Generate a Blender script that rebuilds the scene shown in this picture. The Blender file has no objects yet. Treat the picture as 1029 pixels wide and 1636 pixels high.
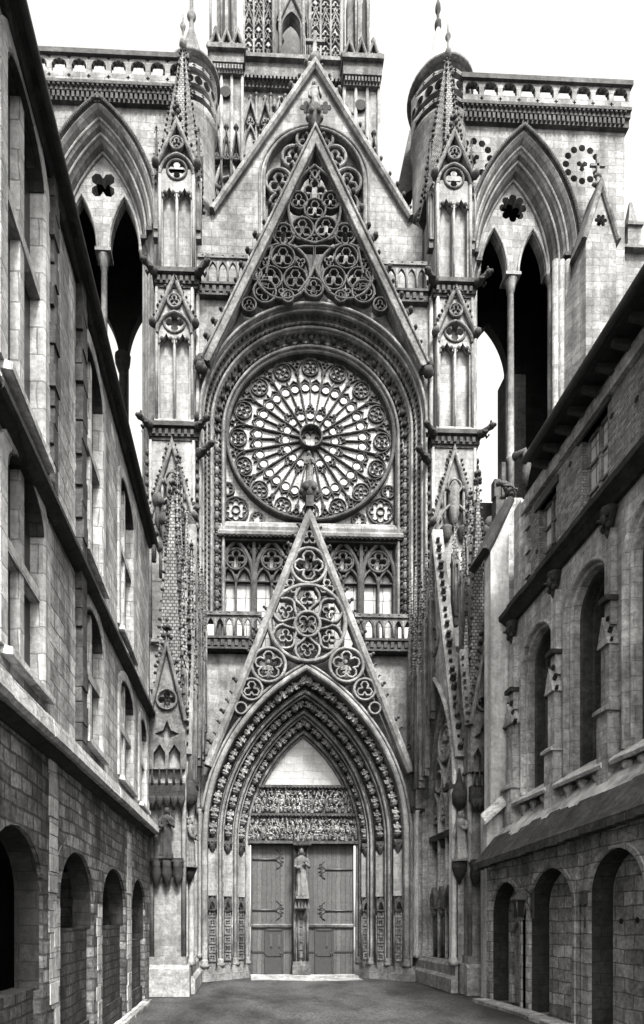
import bpy, bmesh, math, random
from math import sin, cos, pi, radians, sqrt, atan2, hypot
from mathutils import Vector, Matrix
from mathutils.geometry import tessellate_polygon
random.seed(7)
RR = random.uniform
S = bpy.context.scene
COL = S.collection
# ------------------------------------------------------------------ camera model (rising-front view camera)
FPX = 950.; CX = 411.5; CY = 1475.; YAW = radians(1.9); EYE = 2.5; D = 25.65
def ray(px, py):
    a = (px-CX)/FPX; b = (CY-py)/FPX
    return sin(YAW)+a*cos(YAW), cos(YAW)-a*sin(YAW), b
def P(px, py, d=0.):            # measured point on the plane y = d  -> (x, z)
    r = ray(px, py); t = (D+d)/r[1]
    return r[0]*t, EYE+r[2]*t
def PX(px, py, X):              # measured point on the plane x = X  -> (y, z)
    r = ray(px, py); t = X/r[0]
    return -D+r[1]*t, EYE+r[2]*t
def PL(pts, d=0.): return [P(a, b, d) for a, b in pts]
cd = bpy.data.cameras.new('camera'); cam = bpy.data.objects.new('camera', cd); COL.objects.link(cam)
cam.location = (0, -D, EYE); cam.rotation_euler = (pi/2, 0, -YAW)
cd.sensor_fit = 'VERTICAL'; cd.sensor_height = 36; cd.lens = FPX/1636*36
cd.shift_x = (514.5-CX)/1636; cd.shift_y = (CY-818)/1636
cd.clip_start = .1; cd.clip_end = 3000
S.camera = cam
# ------------------------------------------------------------------ mesh builder
def FL(X):                      # frame of a wall in the plane x = X that faces +x: u along y, w into the wall
    return lambda u, w, z: (X-w, u, z)
def FR(X):
    return lambda u, w, z: (X+w, u, z)
class MB:
    def __init__(s, fr=None):
        s.v = []; s.f = []; s.s = []; s.fr = fr or (lambda u, w, z: (u, w, z))
    def add(s, vs, fs, sm=False):
        b = len(s.v); s.v += [s.fr(*v) for v in vs]
        s.f += [tuple(i+b for i in f) for f in fs]; s.s += [sm]*len(fs)
    def box(s, u0, u1, w0, w1, z0, z1):
        s.add([(u0,w0,z0),(u1,w0,z0),(u1,w1,z0),(u0,w1,z0),(u0,w0,z1),(u1,w0,z1),(u1,w1,z1),(u0,w1,z1)],
              [(0,3,2,1),(4,5,6,7),(0,1,5,4),(1,2,6,5),(2,3,7,6),(3,0,4,7)])
    def plate(s, outer, holes, w0, w1):
        loops = [outer]+list(holes)
        tri = tessellate_polygon([[Vector((a, b, 0)) for a, b in l] for l in loops])
        fl = [p for l in loops for p in l]; n = len(fl)
        vs = [(a, w0, b) for a, b in fl]+[(a, w1, b) for a, b in fl]
        fs = [tuple(t) for t in tri]+[(t[2]+n, t[1]+n, t[0]+n) for t in tri]
        o = 0
        for l in loops:
            m = len(l)
            for i in range(m):
                j = (i+1) % m
                fs.append((o+i, o+j, o+j+n, o+i+n))
            o += m
        s.add(vs, fs)
    def extu(s, prof, u0, u1, z0=0, z1=0):        # profile (w,z) run along u; z0/z1 lift each end
        n = len(prof)
        vs = [(u0, w, z+z0) for w, z in prof]+[(u1, w, z+z1) for w, z in prof]
        fs = [(i, (i+1) % n, (i+1) % n+n, i+n) for i in range(n)]
        fs += [tuple(range(n)), tuple(range(2*n-1, n-1, -1))]
        s.add(vs, fs)
    def sweep(s, path, prof, closed=False, sm=False):   # path (u,z); profile loop (offset to the left, w)
        m = len(path); k = len(prof); vs = []
        for i in range(m):
            p = path[i]
            a = path[(i-1) % m] if (closed or i > 0) else None
            b = path[(i+1) % m] if (closed or i < m-1) else None
            def nr(q, r):
                dx, dz = r[0]-q[0], r[1]-q[1]; l = hypot(dx, dz) or 1
                return -dz/l, dx/l
            if a is None: nx, nz = nr(p, b); sc = 1
            elif b is None: nx, nz = nr(a, p); sc = 1
            else:
                n1 = nr(a, p); n2 = nr(p, b); nx = n1[0]+n2[0]; nz = n1[1]+n2[1]; l = hypot(nx, nz) or 1
                nx /= l; nz /= l; sc = 1/max(.3, nx*n1[0]+nz*n1[1])
            for o, w in prof: vs.append((p[0]+nx*o*sc, w, p[1]+nz*o*sc))
        fs = []
        for i in range(m if closed else m-1):
            i2 = (i+1) % m
            for j in range(k):
                j2 = (j+1) % k
                fs.append((i*k+j, i2*k+j, i2*k+j2, i*k+j2))
        if not closed: fs += [tuple(range(k)), tuple(range(m*k-1, (m-1)*k-1, -1))]
        s.add(vs, fs, sm)
    def strip(s, rows, sm=False):                 # rows: equal-length lists of (u,w,z)
        m = len(rows[0]); vs = [p for r in rows for p in r]
        fs = [(i*m+j, i*m+j+1, (i+1)*m+j+1, (i+1)*m+j) for i in range(len(rows)-1) for j in range(m-1)]
        s.add(vs, fs, sm)
    def tube(s, pts, r, n=6, r1=None, sm=True):
        m = len(pts); vs = []
        for i, p in enumerate(pts):
            p = Vector(p); q = Vector(pts[max(0, i-1)]); t = Vector(pts[min(m-1, i+1)])
            d = (t-q).normalized(); e = d.cross(Vector((0, 1, 0)) if abs(d.y) < .9 else Vector((1, 0, 0))).normalized(); g = d.cross(e)
            rr = (r[i] if isinstance(r, (list, tuple)) else (r if r1 is None else r+(r1-r)*i/(m-1)))
            for j in range(n):
                a = 2*pi*j/n; vs.append(tuple(p+e*cos(a)*rr+g*sin(a)*rr))
        fs = [(i*n+j, i*n+(j+1) % n, (i+1)*n+(j+1) % n, (i+1)*n+j) for i in range(m-1) for j in range(n)]
        fs += [tuple(range(n)), tuple(range(m*n-1, (m-1)*n-1, -1))]
        s.add(vs, fs, sm)
    def ball(s, c, r, nu=7, nv=5):
        if not isinstance(r, (list, tuple)): r = (r, r, r)
        vs = [(c[0], c[1], c[2]-r[2])]; fs = []
        for i in range(1, nv):
            t = -pi/2+pi*i/nv
            for j in range(nu):
                a = 2*pi*j/nu; vs.append((c[0]+r[0]*cos(t)*cos(a), c[1]+r[1]*cos(t)*sin(a), c[2]+r[2]*sin(t)))
        vs.append((c[0], c[1], c[2]+r[2])); L = len(vs)-1
        for j in range(nu):
            j2 = (j+1) % nu
            fs.append((0, 1+j2, 1+j)); fs.append((L, L-nu+j, L-nu+j2))
            for i in range(nv-2): fs.append((1+i*nu+j, 1+i*nu+j2, 1+(i+1)*nu+j2, 1+(i+1)*nu+j))
        s.add(vs, fs, True)
    def lathe(s, cx, cy, prof, n=24, a0=0., a1=2*pi, sm=True, rot=0.):
        full = abs(a1-a0-2*pi) < 1e-6; m = n if full else n+1; vs = []
        for r, z in prof:
            for j in range(m):
                a = a0+(a1-a0)*j/n+rot; vs.append((cx+r*cos(a), cy+r*sin(a), z))
        fs = [(i*m+j, i*m+(j+1) % m, (i+1)*m+(j+1) % m, (i+1)*m+j) for i in range(len(prof)-1) for j in range(n)]
        if full: fs += [tuple(range(m-1, -1, -1)), tuple(range((len(prof)-1)*m, len(prof)*m))]
        s.add(vs, fs, sm)
    def build(s, name, mat, parent=None, origin=None):
        me = bpy.data.meshes.new(name); me.from_pydata(s.v, [], s.f)
        me.polygons.foreach_set('use_smooth', s.s); me.materials.append(mat)
        bm = bmesh.new(); bm.from_mesh(me)
        bmesh.ops.recalc_face_normals(bm, faces=bm.faces)
        o = origin or Vector((0, 0, 0))
        if parent is not None:
            o = Vector((0, 0, 0)); q = parent
            while q: o = o+q.location; q = q.parent
        if o.length: bmesh.ops.translate(bm, verts=bm.verts, vec=-o)
        bm.to_mesh(me); bm.free(); me.update()
        ob = bpy.data.objects.new(name, me); COL.objects.link(ob)
        if parent is not None: ob.parent = parent
        elif origin: ob.location = origin
        return ob
def tag(o, label=None, cat=None, group=None, kind=None):
    for k, v in (('label', label), ('category', cat), ('group', group), ('kind', kind)):
        if v: o[k] = v
    return o
def thing(name, loc, label, cat, group=None):
    o = bpy.data.objects.new(name, None); COL.objects.link(o); o.location = loc; o.empty_display_size = .5
    return tag(o, label, cat, group)
def nil(name, parent):          # a part that only gathers sub-parts is a small real mesh elsewhere; not used
    o = bpy.data.objects.new(name, None); COL.objects.link(o); o.parent = parent; return o
# ------------------------------------------------------------------ 2-D shapes
def pointed(xl, xr, zs, za, n=12, leg=None):
    h = za-zs; w = xr-xl; R = (w*w/4+h*h)/w; cxl = xl+R; th = atan2(h, R-w/2); pts = []
    for i in range(n+1):
        a = th*i/n; pts.append((cxl-R*cos(a), zs+R*sin(a)))
    pts += [(xl+xr-p[0], p[1]) for p in reversed(pts[:-1])]
    if leg is not None: pts = [(xl, leg)]+pts+[(xr, leg)]
    return pts
def rounda(xl, xr, zs, za, n=20, leg=None):
    c = (xl+xr)/2; r = (xr-xl)/2; h = za-zs
    pts = [(c-r*cos(pi*i/n), zs+h*sin(pi*i/n)) for i in range(n+1)]
    if leg is not None: pts = [(xl, leg)]+pts+[(xr, leg)]
    return pts
def circ(c, z, r, n=20, a0=0): return [(c+r*cos(a0+2*pi*i/n), z+r*sin(a0+2*pi*i/n)) for i in range(n)]
def foil(c, z, R, n=4, rot=0., k=5, kk=1.0):
    b = R/(1+sin(pi/n)*kk); a = b*sin(pi/n)*kk; lim = pi/2+pi/n-.12; pts = []
    for i in range(n):
        t = rot+2*pi*i/n
        for j in range(k+1):
            f = -lim+2*lim*j/k
            pts.append((c+b*cos(t)+a*cos(t+f), z+b*sin(t)+a*sin(t+f)))
    return pts
def sq(w, y0, y1, c=None):
    c = w*.3 if c is None else c
    return [(-w/2, y1), (-w/2, y0+c), (-w/2+c, y0), (w/2-c, y0), (w/2, y0+c), (w/2, y1)]
def roll(w, y0, y1, n=5):
    return [(-w/2, y1)]+[(-w/2*cos(pi*i/n), y0+w/2-w/2*sin(pi*i/n)) for i in range(n+1)]+[(w/2, y1)]
def ring(mb, c, z, r, w, y0, y1, n=24): mb.sweep(circ(c, z, r, n), sq(w, y0, y1), True)
def foilring(mb, c, z, R, n, w, y0, y1, rot=0., k=5): mb.sweep(foil(c, z, R, n, rot, k), sq(w, y0, y1), True)
def bar(mb, a, b, w, y0, y1): mb.sweep([a, b], sq(w, y0, y1))
def lerp(a, b, t): return tuple(x+(y-x)*t for x, y in zip(a, b))
def crockets(mb, a, b, n, sz, w, side=1, t0=.04, t1=.96):   # leaf knobs up a raking edge
    dx, dz = b[0]-a[0], b[1]-a[1]; l = hypot(dx, dz); nx, nz = -dz/l*side, dx/l*side
    for i in range(n):
        if random.random() < .07: continue
        t = t0+(t1-t0)*(i+RR(-.15, .15))/(n-1); p = lerp(a, b, t); k = RR(.65, 1.25)*sz
        mb.ball((p[0]+nx*k*.35, w, p[1]+nz*k*.35), (k*.42, k*.42, k*.42), 6, 4)
        mb.ball((p[0]+nx*k*.85, w-.02, p[1]+nz*k*.85+k*.12), (k*.34, k*.4, k*.3), 6, 4)
def finial(mb, u, w, z, h, k=1.):
    mb.tube([(u, w, z), (u, w, z+h)], h*.05*k, 6, h*.03*k)
    for t, r in ((.35, .15), (.68, .11)):
        for a in range(4): mb.ball((u+cos(a*pi/2+.4)*h*r*k, w+sin(a*pi/2+.4)*h*r*k, z+h*t), (h*.09*k,)*3, 6, 4)
    mb.ball((u, w, z+h), (h*.07*k, h*.07*k, h*.1*k), 6, 4)
def spire(mb, x0, y0, z0, r0, x1, y1, z1, n=8, r1=.05, rot=pi/8):
    vs = []
    for (x, y, z, r) in ((x0, y0, z0, r0), (x1, y1, z1, r1)):
        for j in range(n): vs.append((x+r*cos(rot+2*pi*j/n), y+r*sin(rot+2*pi*j/n), z))
    fs = [(j, (j+1) % n, n+(j+1) % n, n+j) for j in range(n)]+[tuple(range(n)), tuple(range(2*n-1, n-1, -1))]
    mb.add(vs, fs)
def spire_crockets(mb, x0, y0, z0, r0, x1, y1, z1, n, sz, edges=8, rot=pi/8, r1=.05):
    for e in range(edges):
        a = rot+2*pi*e/edges
        for i in range(n):
            if random.random() < .06: continue
            t = (i+.5+RR(-.15, .15))/n; r = r0+(r1-r0)*t+sz*.3; k = sz*RR(.65, 1.2)*(1-.35*t)
            mb.ball((x0+(x1-x0)*t+r*cos(a), y0+(y1-y0)*t+r*sin(a), z0+(z1-z0)*t), (k*.5, k*.5, k*.45), 5, 4)
# ------------------------------------------------------------------ materials (the photograph is monochrome: greys only)
def nodes(name):
    m = bpy.data.materials.new(name); m.use_nodes = True; nt = m.node_tree
    b = nt.nodes['Principled BSDF']; b.inputs['Specular IOR Level'].default_value = .25
    return m, nt, b
def stone(name, base, bw=.9, bh=.38, var=.25, mortar=.55, msz=.012, stain=.5, sscale=.35, streak=.35, grain=.15, bump=.25, rough=.9, offs=.5, soot=0.):
    m, nt, b = nodes(name); N = nt.nodes.new; L = nt.links.new
    g = N('ShaderNodeNewGeometry'); sp = N('ShaderNodeSeparateXYZ'); L(g.outputs['Position'], sp.inputs[0])
    sn = N('ShaderNodeSeparateXYZ'); L(g.outputs['True Normal'], sn.inputs[0])
    def mth(op, a, c=None, v=None, cl=False):
        q = N('ShaderNodeMath'); q.operation = op; q.use_clamp = cl
        for i, x in enumerate((a, c, v)):
            if x is None: continue
            if isinstance(x, (int, float)): q.inputs[i].default_value = x
            else: L(x, q.inputs[i])
        return q.outputs[0]
    base *= .52
    ax = mth('GREATER_THAN', mth('ABSOLUTE', sn.outputs[0]), .7)
    u = mth('ADD', mth('MULTIPLY', sp.outputs[0], mth('SUBTRACT', 1., ax)), mth('MULTIPLY', sp.outputs[1], ax))
    cb = N('ShaderNodeCombineXYZ'); L(u, cb.inputs[0]); L(sp.outputs[2], cb.inputs[1])
    # a little wander so that courses are not ruler-straight
    wn = N('ShaderNodeTexNoise'); wn.inputs['Scale'].default_value = 1.3; wn.inputs['Detail'].default_value = 3
    L(g.outputs['Position'], wn.inputs['Vector'])
    va = N('ShaderNodeVectorMath'); va.operation = 'SCALE'; L(wn.outputs['Color'], va.inputs[0]); va.inputs['Scale'].default_value = .15*min(1, bh/.3)
    vb = N('ShaderNodeVectorMath'); L(cb.outputs[0], vb.inputs[0]); L(va.outputs[0], vb.inputs[1])
    br = N('ShaderNodeTexBrick'); L(vb.outputs[0], br.inputs['Vector']); br.offset = offs
    for k, v in (('Scale', 1.), ('Mortar Size', msz), ('Mortar Smooth', .3), ('Bias', 0.), ('Brick Width', bw), ('Row Height', bh)): br.inputs[k].default_value = v
    br.inputs['Color1'].default_value = (1+var*.5,)*3+(1,); br.inputs['Color2'].default_value = (1-var,)*3+(1,); br.inputs['Mortar'].default_value = (mortar,)*3+(1,)
    def noise(sc, det, rgh, scl=None):
        n = N('ShaderNodeTexNoise'); n.inputs['Scale'].default_value = sc; n.inputs['Detail'].default_value = det; n.inputs['Roughness'].default_value = rgh
        if scl:
            mp = N('ShaderNodeMapping'); mp.inputs['Scale'].default_value = scl; L(g.outputs['Position'], mp.inputs[0]); L(mp.outputs[0], n.inputs['Vector'])
        else: L(g.outputs['Position'], n.inputs['Vector'])
        return n.outputs['Fac']
    def rng(f, a, c, lo, hi):
        r = N('ShaderNodeMapRange'); r.clamp = True; L(f, r.inputs[0])
        for i, x in enumerate((a, c, lo, hi)): r.inputs[i+1].default_value = x
        return r.outputs[0]
    s1 = rng(noise(sscale*1.6, 9, .72), .36, .66, 1-stain, 1.12)
    s2 = rng(noise(1., 5, .6, (1.7, 1.7, .13)), .38, .64, 1-streak, 1.1)
    s3 = rng(noise(9., 5, .7), .3, .7, 1-grain*1.6, 1+grain)
    s4 = rng(noise(5.5, 7, .7), .36, .6, 1-stain*.6, 1.08)
    val = mth('MULTIPLY', mth('MULTIPLY', mth('MULTIPLY', s1, s2), mth('MULTIPLY', s3, s4)), base)
    val = mth('MULTIPLY', val, mth('ADD', 0., N_sep(nt, br.outputs['Color'])))
    if soot:     # black crust in patches with edges of their own
        c1 = rng(noise(.8, 7, .7, (1, 1, .55)), .5, .6, 1., 1-soot); val = mth('MULTIPLY', val, c1)
    cc = N('ShaderNodeCombineColor'); 
    for i in range(3): L(val, cc.inputs[i])
    L(cc.outputs[0], b.inputs['Base Color']); b.inputs['Roughness'].default_value = rough
    hb = mth('ADD', mth('MULTIPLY', br.outputs['Fac'], -.6), mth('MULTIPLY', noise(14., 5, .65), .9))
    bp = N('ShaderNodeBump'); bp.inputs['Strength'].default_value = bump; bp.inputs['Distance'].default_value = .05
    L(hb, bp.inputs['Height']); L(bp.outputs[0], b.inputs['Normal'])
    return m
def N_sep(nt, col):
    q = nt.nodes.new('ShaderNodeSeparateColor'); nt.links.new(col, q.inputs[0]); return q.outputs[0]
def plain(name, base, rough=.7, var=.3, sc=6., spec=.25, metal=0., bump=.1):
    m, nt, b = nodes(name); N = nt.nodes.new; L = nt.links.new
    g = N('ShaderNodeNewGeometry'); n = N('ShaderNodeTexNoise'); n.inputs['Scale'].default_value = sc; n.inputs['Detail'].default_value = 6
    L(g.outputs['Position'], n.inputs['Vector'])
    r = N('ShaderNodeMapRange'); L(n.outputs['Fac'], r.inputs[0])
    for i, x in enumerate((.3, .7, base*(1-var), base*(1+var*.6))): r.inputs[i+1].default_value = x
    cc = N('ShaderNodeCombineColor')
    for i in range(3): L(r.outputs[0], cc.inputs[i])
    L(cc.outputs[0], b.inputs['Base Color']); b.inputs['Roughness'].default_value = rough
    b.inputs['Specular IOR Level'].default_value = spec; b.inputs['Metallic'].default_value = metal
    if bump:
        bp = N('ShaderNodeBump'); bp.inputs['Strength'].default_value = bump; bp.inputs['Distance'].default_value = .05
        L(n.outputs['Fac'], bp.inputs['Height']); L(bp.outputs[0], b.inputs['Normal'])
    return m
M = dict(
    pale=stone('pale_limestone', .38, .75, .36, .3, .5, .014, .45, .5, .4, .2, soot=.3),
    panel=stone('panel_limestone', .44, .9, .4, .18, .65, .012, .4, .5, .42, .18, soot=.3),
    fac=stone('facade_limestone', .4, .8, .36, .2, .7, .01, .5, .5, .4, .2, soot=.35),
    carve=stone('carved_limestone', .3, 1.3, .7, .15, .8, .006, .6, 1.1, .45, .3, .5, soot=.4),
    soot=stone('soot_and_shade_limestone', .12, 1.3, .6, .15, .8, .006, .6, 1.2, .4, .3, .5),  # soot, and painted shade on the deep window orders
    black=stone('black_crust_and_shade_stone', .06, .55, .28, .35, .5, .014, .5, 1., .3, .3, .4),  # black crust, and painted shade on undersides and arch linings
    scale=stone('scaled_spire_stone', .36, .15, .12, .25, .25, .022, .5, .7, .3, .15, .6),
    tymp=stone('clean_tympanum_stone', .52, .9, .36, .14, .6, .012, .2, .5, .1, .05, .1),
    dark=stone('inner_shade_stone', .03, .8, .4, .3, .8, .012, .4, .5, .3, .2),  # near-black tone paints deep shade into rooms, recesses and holes
    lwall=stone('left_wall_stone', .85, .55, .31, .42, .4, .018, .42, .45, .5, .25, .5, soot=.25),
    linf=stone('stained_infill_masonry', .13, .45, .2, .5, .35, .022, .6, .9, .5, .3, .8, soot=.5),
    ldress=stone('left_dressed_stone', .75, .6, .42, .3, .5, .014, .35, .6, .35, .2, .4),
    lrub=stone('left_arcade_stone', .55, .42, .23, .6, .35, .024, .6, .5, .6, .35, .8, soot=.5),
    rwall=stone('right_wall_stone', .78, .8, .36, .2, .6, .012, .5, .5, .5, .25, .4, soot=.3),
    rarc=stone('right_arcade_stone', .8, .62, .33, .42, .35, .018, .5, .6, .4, .3, .6, soot=.3),
    brick=stone('grey_brick', .42, .24, .075, .45, .45, .012, .4, .5, .3, .3, .5),
    wall=stone('rendered_return_wall', .75, 3., 2., .05, .9, .004, .3, .8, .45, .15, .2),
    ledge=stone('weathered_ledge_stone', .8, 1.4, .5, .2, .6, .012, .35, 1.6, .2, .3, .5),
    slate=stone('slate_roof', .05, .3, .16, .5, .4, .012, .4, .7, .3, .2, .5, .7),
    lead=plain('lead_weathering', .28, .8, .7, 2.2, .25, 0., .4),
    timber=plain('dark_timber', .03, .7, .4, 8.),
    door=stone('door_planks', .1, .22, 9., .3, .3, .012, .15, .7, .12, .12, .15, .6),
    wick=plain('wicket_timber', .025, .6, .2, 7.),
    iron=plain('iron', .03, .5, .3, 20., .4),
    slab=stone('pale_plinth_stone', .5, 1.2, .8, .1, .7, .01, .45, 1.1, .3, .25, .3),
)
def glassmat(name, base, bw, bh, lead=.12, msz=.012, rough=.25, var=.25, spec=.5):
    m = stone(name, base, bw, bh, var, lead, msz, .2, 1.2, .15, .06, .05, rough, 0.)
    m.node_tree.nodes['Principled BSDF'].inputs['Specular IOR Level'].default_value = spec
    return m
M['glass'] = glassmat('leaded_pale_glass', .5, .45, .6, .1, .018, .6, .3, .12)
M['rose'] = glassmat('rose_glass', .5, .16, .16, .4, .012, .6, .35, .12)
M['dglass'] = glassmat('dark_window_glass', .03, .3, .4, .5, .015, .3, .3, .2)
M['wglass'] = glassmat('bright_window_glass', .6, .5, .6, .3, .03, .5, .1, .2)
# ================================================================== TRANSEPT FACADE
FA = thing('transept_facade', (3.2, 0, 0), 'tall gothic transept front with rose window, gabled portal and spired buttresses', 'cathedral front')
X3 = 3.3
# ---- portal ---------------------------------------------------------------------------------------
ZS = 6.14
RIB = []
for d, pl, pr, ay, ax in ((-.2, 327, 650, 1067, 491), (.55, 352, 621, 1105, 488), (1.3, 376, 593, 1138, 484), (2.0, 394, 575, 1170, 481)):
    xl, xr = P(pl, 1340, d)[0], P(pr, 1340, d)[0]
    RIB.append((d, pointed(xl, xr, ZS, P(ax, ay, d)[1], 16, .55), xl, xr))
r1 = RIB[0]
w = MB()
arch0 = r1[1]
w.plate([(-2.4, 0), (arch0[0][0], 0)]+arch0+[(arch0[-1][0], 0), (8.48, 0), (8.48, 14.3), (-2.4, 14.3)], [], .45, 1.0)
w.plate([(-1.95, 16.2), (-1.95, 30.2), (8.6, 30.2), (8.6, 16.2)]+rounda(X3-4.93, X3+4.93, 24.4, 24.4+4.93, 28, 16.2)[::-1], [], .35, .9)
lower = w.build('wall', M['fac'], FA)
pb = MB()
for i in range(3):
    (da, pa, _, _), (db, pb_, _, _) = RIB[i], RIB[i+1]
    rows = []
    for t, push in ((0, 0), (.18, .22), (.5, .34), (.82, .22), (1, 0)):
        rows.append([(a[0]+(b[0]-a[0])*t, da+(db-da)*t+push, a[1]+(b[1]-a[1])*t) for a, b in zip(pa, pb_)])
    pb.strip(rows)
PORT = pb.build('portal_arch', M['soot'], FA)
m = MB()
for i, (d, p, xl, xr) in enumerate(RIB):
    m.sweep(p, roll(.13 if i else .24, d-.12, d+.35))
    if i == 0: m.sweep(p, [(x+.2, y) for x, y in roll(.12, d-.05, d+.65)])
    else:
        m.sweep(p, [(x+.12, y) for x, y in roll(.07, d-.02, d+.2)]); m.sweep(p, [(x-.12, y) for x, y in roll(.07, d+.06, d+.3)])
m.build('archivolt_ribs', M['fac'], PORT)
# carved figures up the hollows
fm = MB()
fm.lathe(0, 0, [(.0, 0), (.13, 0), (.12, .1), (.09, .22), (.12, .3), (.11, .35), (.05, .38), (.0, .39)], 8)
fm.ball((0, -.02, .43), (.062, .07, .08), 8, 6)
fm.tube([(.11, -.02, .33), (.13, -.1, .22), (.03, -.15, .25)], .032, 5); fm.tube([(-.11, -.02, .33), (-.13, -.1, .24), (-.02, -.15, .2)], .032, 5)
fm.lathe(0, .02, [(.02, -.16), (.13, -.06), (.15, -.02), (.14, 0)], 6)
fm.ball((.09, -.08, .04), .06, 5, 4); fm.ball((-.07, -.1, .06), .06, 5, 4); fm.ball((.1, .05, .4), .05, 5, 4); fm.ball((-.1, .05, .38), .05, 5, 4)
fig0 = fm.build('archivolt_figure', M['fac']); fig0.parent = PORT
first = True
for i in range(3):
    (da, pa, _, _), (db, pb_, _, _) = RIB[i], RIB[i+1]
    mid = [((a[0]+b[0])/2, (da+db)/2+.0, (a[1]+b[1])/2) for a, b in zip(pa, pb_)][1:-1]
    half = len(mid)//2
    for side in (0, 1):
        seq = [Vector(q) for q in (mid[:half+1] if side == 0 else mid[::-1][:half+1])]
        acc = .3; tot = 0
        for a, b in zip(seq, seq[1:]):
            l = (b-a).length
            while acc < tot+l:
                q = a.lerp(b, (acc-tot)/l); t = (b-a).normalized()
                f = fig0 if first else fig0.copy()
                if not first: COL.objects.link(f); f.parent = PORT
                first = False
                y = Vector((0, 1, 0)); x = y.cross(t).normalized()
                R = Matrix((x, x.cross(t)*-1 if x.cross(t).y < 0 else x.cross(t), t)).transposed()
                f.matrix_parent_inverse = Matrix(); f.location = q-FA.location
                e = R.to_4x4().to_euler(); f.rotation_euler = e; sc = RR(.98, 1.2); f.scale = (sc*1.1, sc*RR(.9, 1.1), sc*.95)
                acc += .66
            tot += l
# jamb niches: hanging canopies, gablets, carved strips
for i in range(-1, 3):
    for s in (0, 1):
        cn = MB(); pn = MB()
        if i < 0:
            px_ = 308 if s == 0 else 667; x, d = P(px_, 1340, .3)[0], .3; wd = .15
        else:
            a, b = RIB[i], RIB[i+1]; x = (a[2+s]+b[2+s])/2; d = (a[0]+b[0])/2+.02; wd = .2
        cn.box(x-wd, x+wd, d-.22, d+.1, ZS-.22, ZS+.02)
        for q in (-1, 0, 1): cn.ball((x+q*wd*.75, d-.2, ZS-.12), .07, 5, 4)
        cn.lathe(x, d-.05, [(.0, ZS-.62), (.1, ZS-.5), (.17, ZS-.3), (.19, ZS-.2), (.0, ZS-.19)], 8)
        zg = 3.05
        cn.plate([(x-wd, zg), (x+wd, zg), (x+wd, zg+.42), (x, zg+.62), (x-wd, zg+.42)], [pointed(x-wd*.6, x+wd*.6, zg+.05, zg+.42, 5)], d-.26, d-.1)
        for q in (-.9, .9): cn.tube([(x+q*wd, d-.24, zg-.1), (x+q*wd, d-.24, zg+.7)], .035, 5, .01)
        for q in (-1, 1): pn.tube([(x+q*wd*.95, d-.16, .6), (x+q*wd*.95, d-.16, zg)], .03, 5)
        n = 6
        for k in range(n):
            zz = .85+k*.38
            pn.plate([(x-wd*.72, zz), (x+wd*.72, zz), (x+wd*.72, zz+.33), (x-wd*.72, zz+.33)], [foil(x, zz+.165, min(wd*.62, .14), 4, pi/4, 3)], d-.2, d-.12)
            pn.ball((x, d-.12, zz+.16), (.06, .05, .09), 6, 4)
        pn.box(x-wd*.8, x+wd*.8, d-.12, d+.1, .5, zg)
        nb = MB(); nb.box(x-wd*.95, x+wd*.95, d-.06, d+.05, 3.7, 5.75); nb.build('niche_panel', M['panel'], PORT)
        cn.build('niche_canopy', M['soot'], PORT); pn.build('carved_jamb_strip', M['carve'], PORT)
for s in (0, 1):
    bs = MB()
    pts = [(RIB[i][2+s], RIB[i][0]) for i in range(4)]
    sg = -1 if s == 0 else 1
    for (za, zb, o) in ((0, .32, .22), (.32, .62, .13)):
        poly = [(x-sg*o*.6, d-o) for x, d in pts]; back = [(pts[-1][0]+sg*.5, 2.6), (pts[0][0]+sg*1.0, 1.2), (pts[0][0]+sg*.55, pts[0][1]-o)]
        poly = poly+back; n = len(poly)
        bs.add([(x, d, za) for x, d in poly]+[(x, d, zb) for x, d in poly], [tuple(range(n-1, -1, -1)), tuple(range(n, 2*n))]+[(j, (j+1) % n, (j+1) % n+n, j+n) for j in range(n)])
    for i in range(4):
        x, d = pts[i]; bs.lathe(x, d, [(.21, .6), (.23, .7), (.15, .78), (.17, .86), (.12, .95)], 8)
    bs.build('plinth', M['fac'], PORT)
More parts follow.
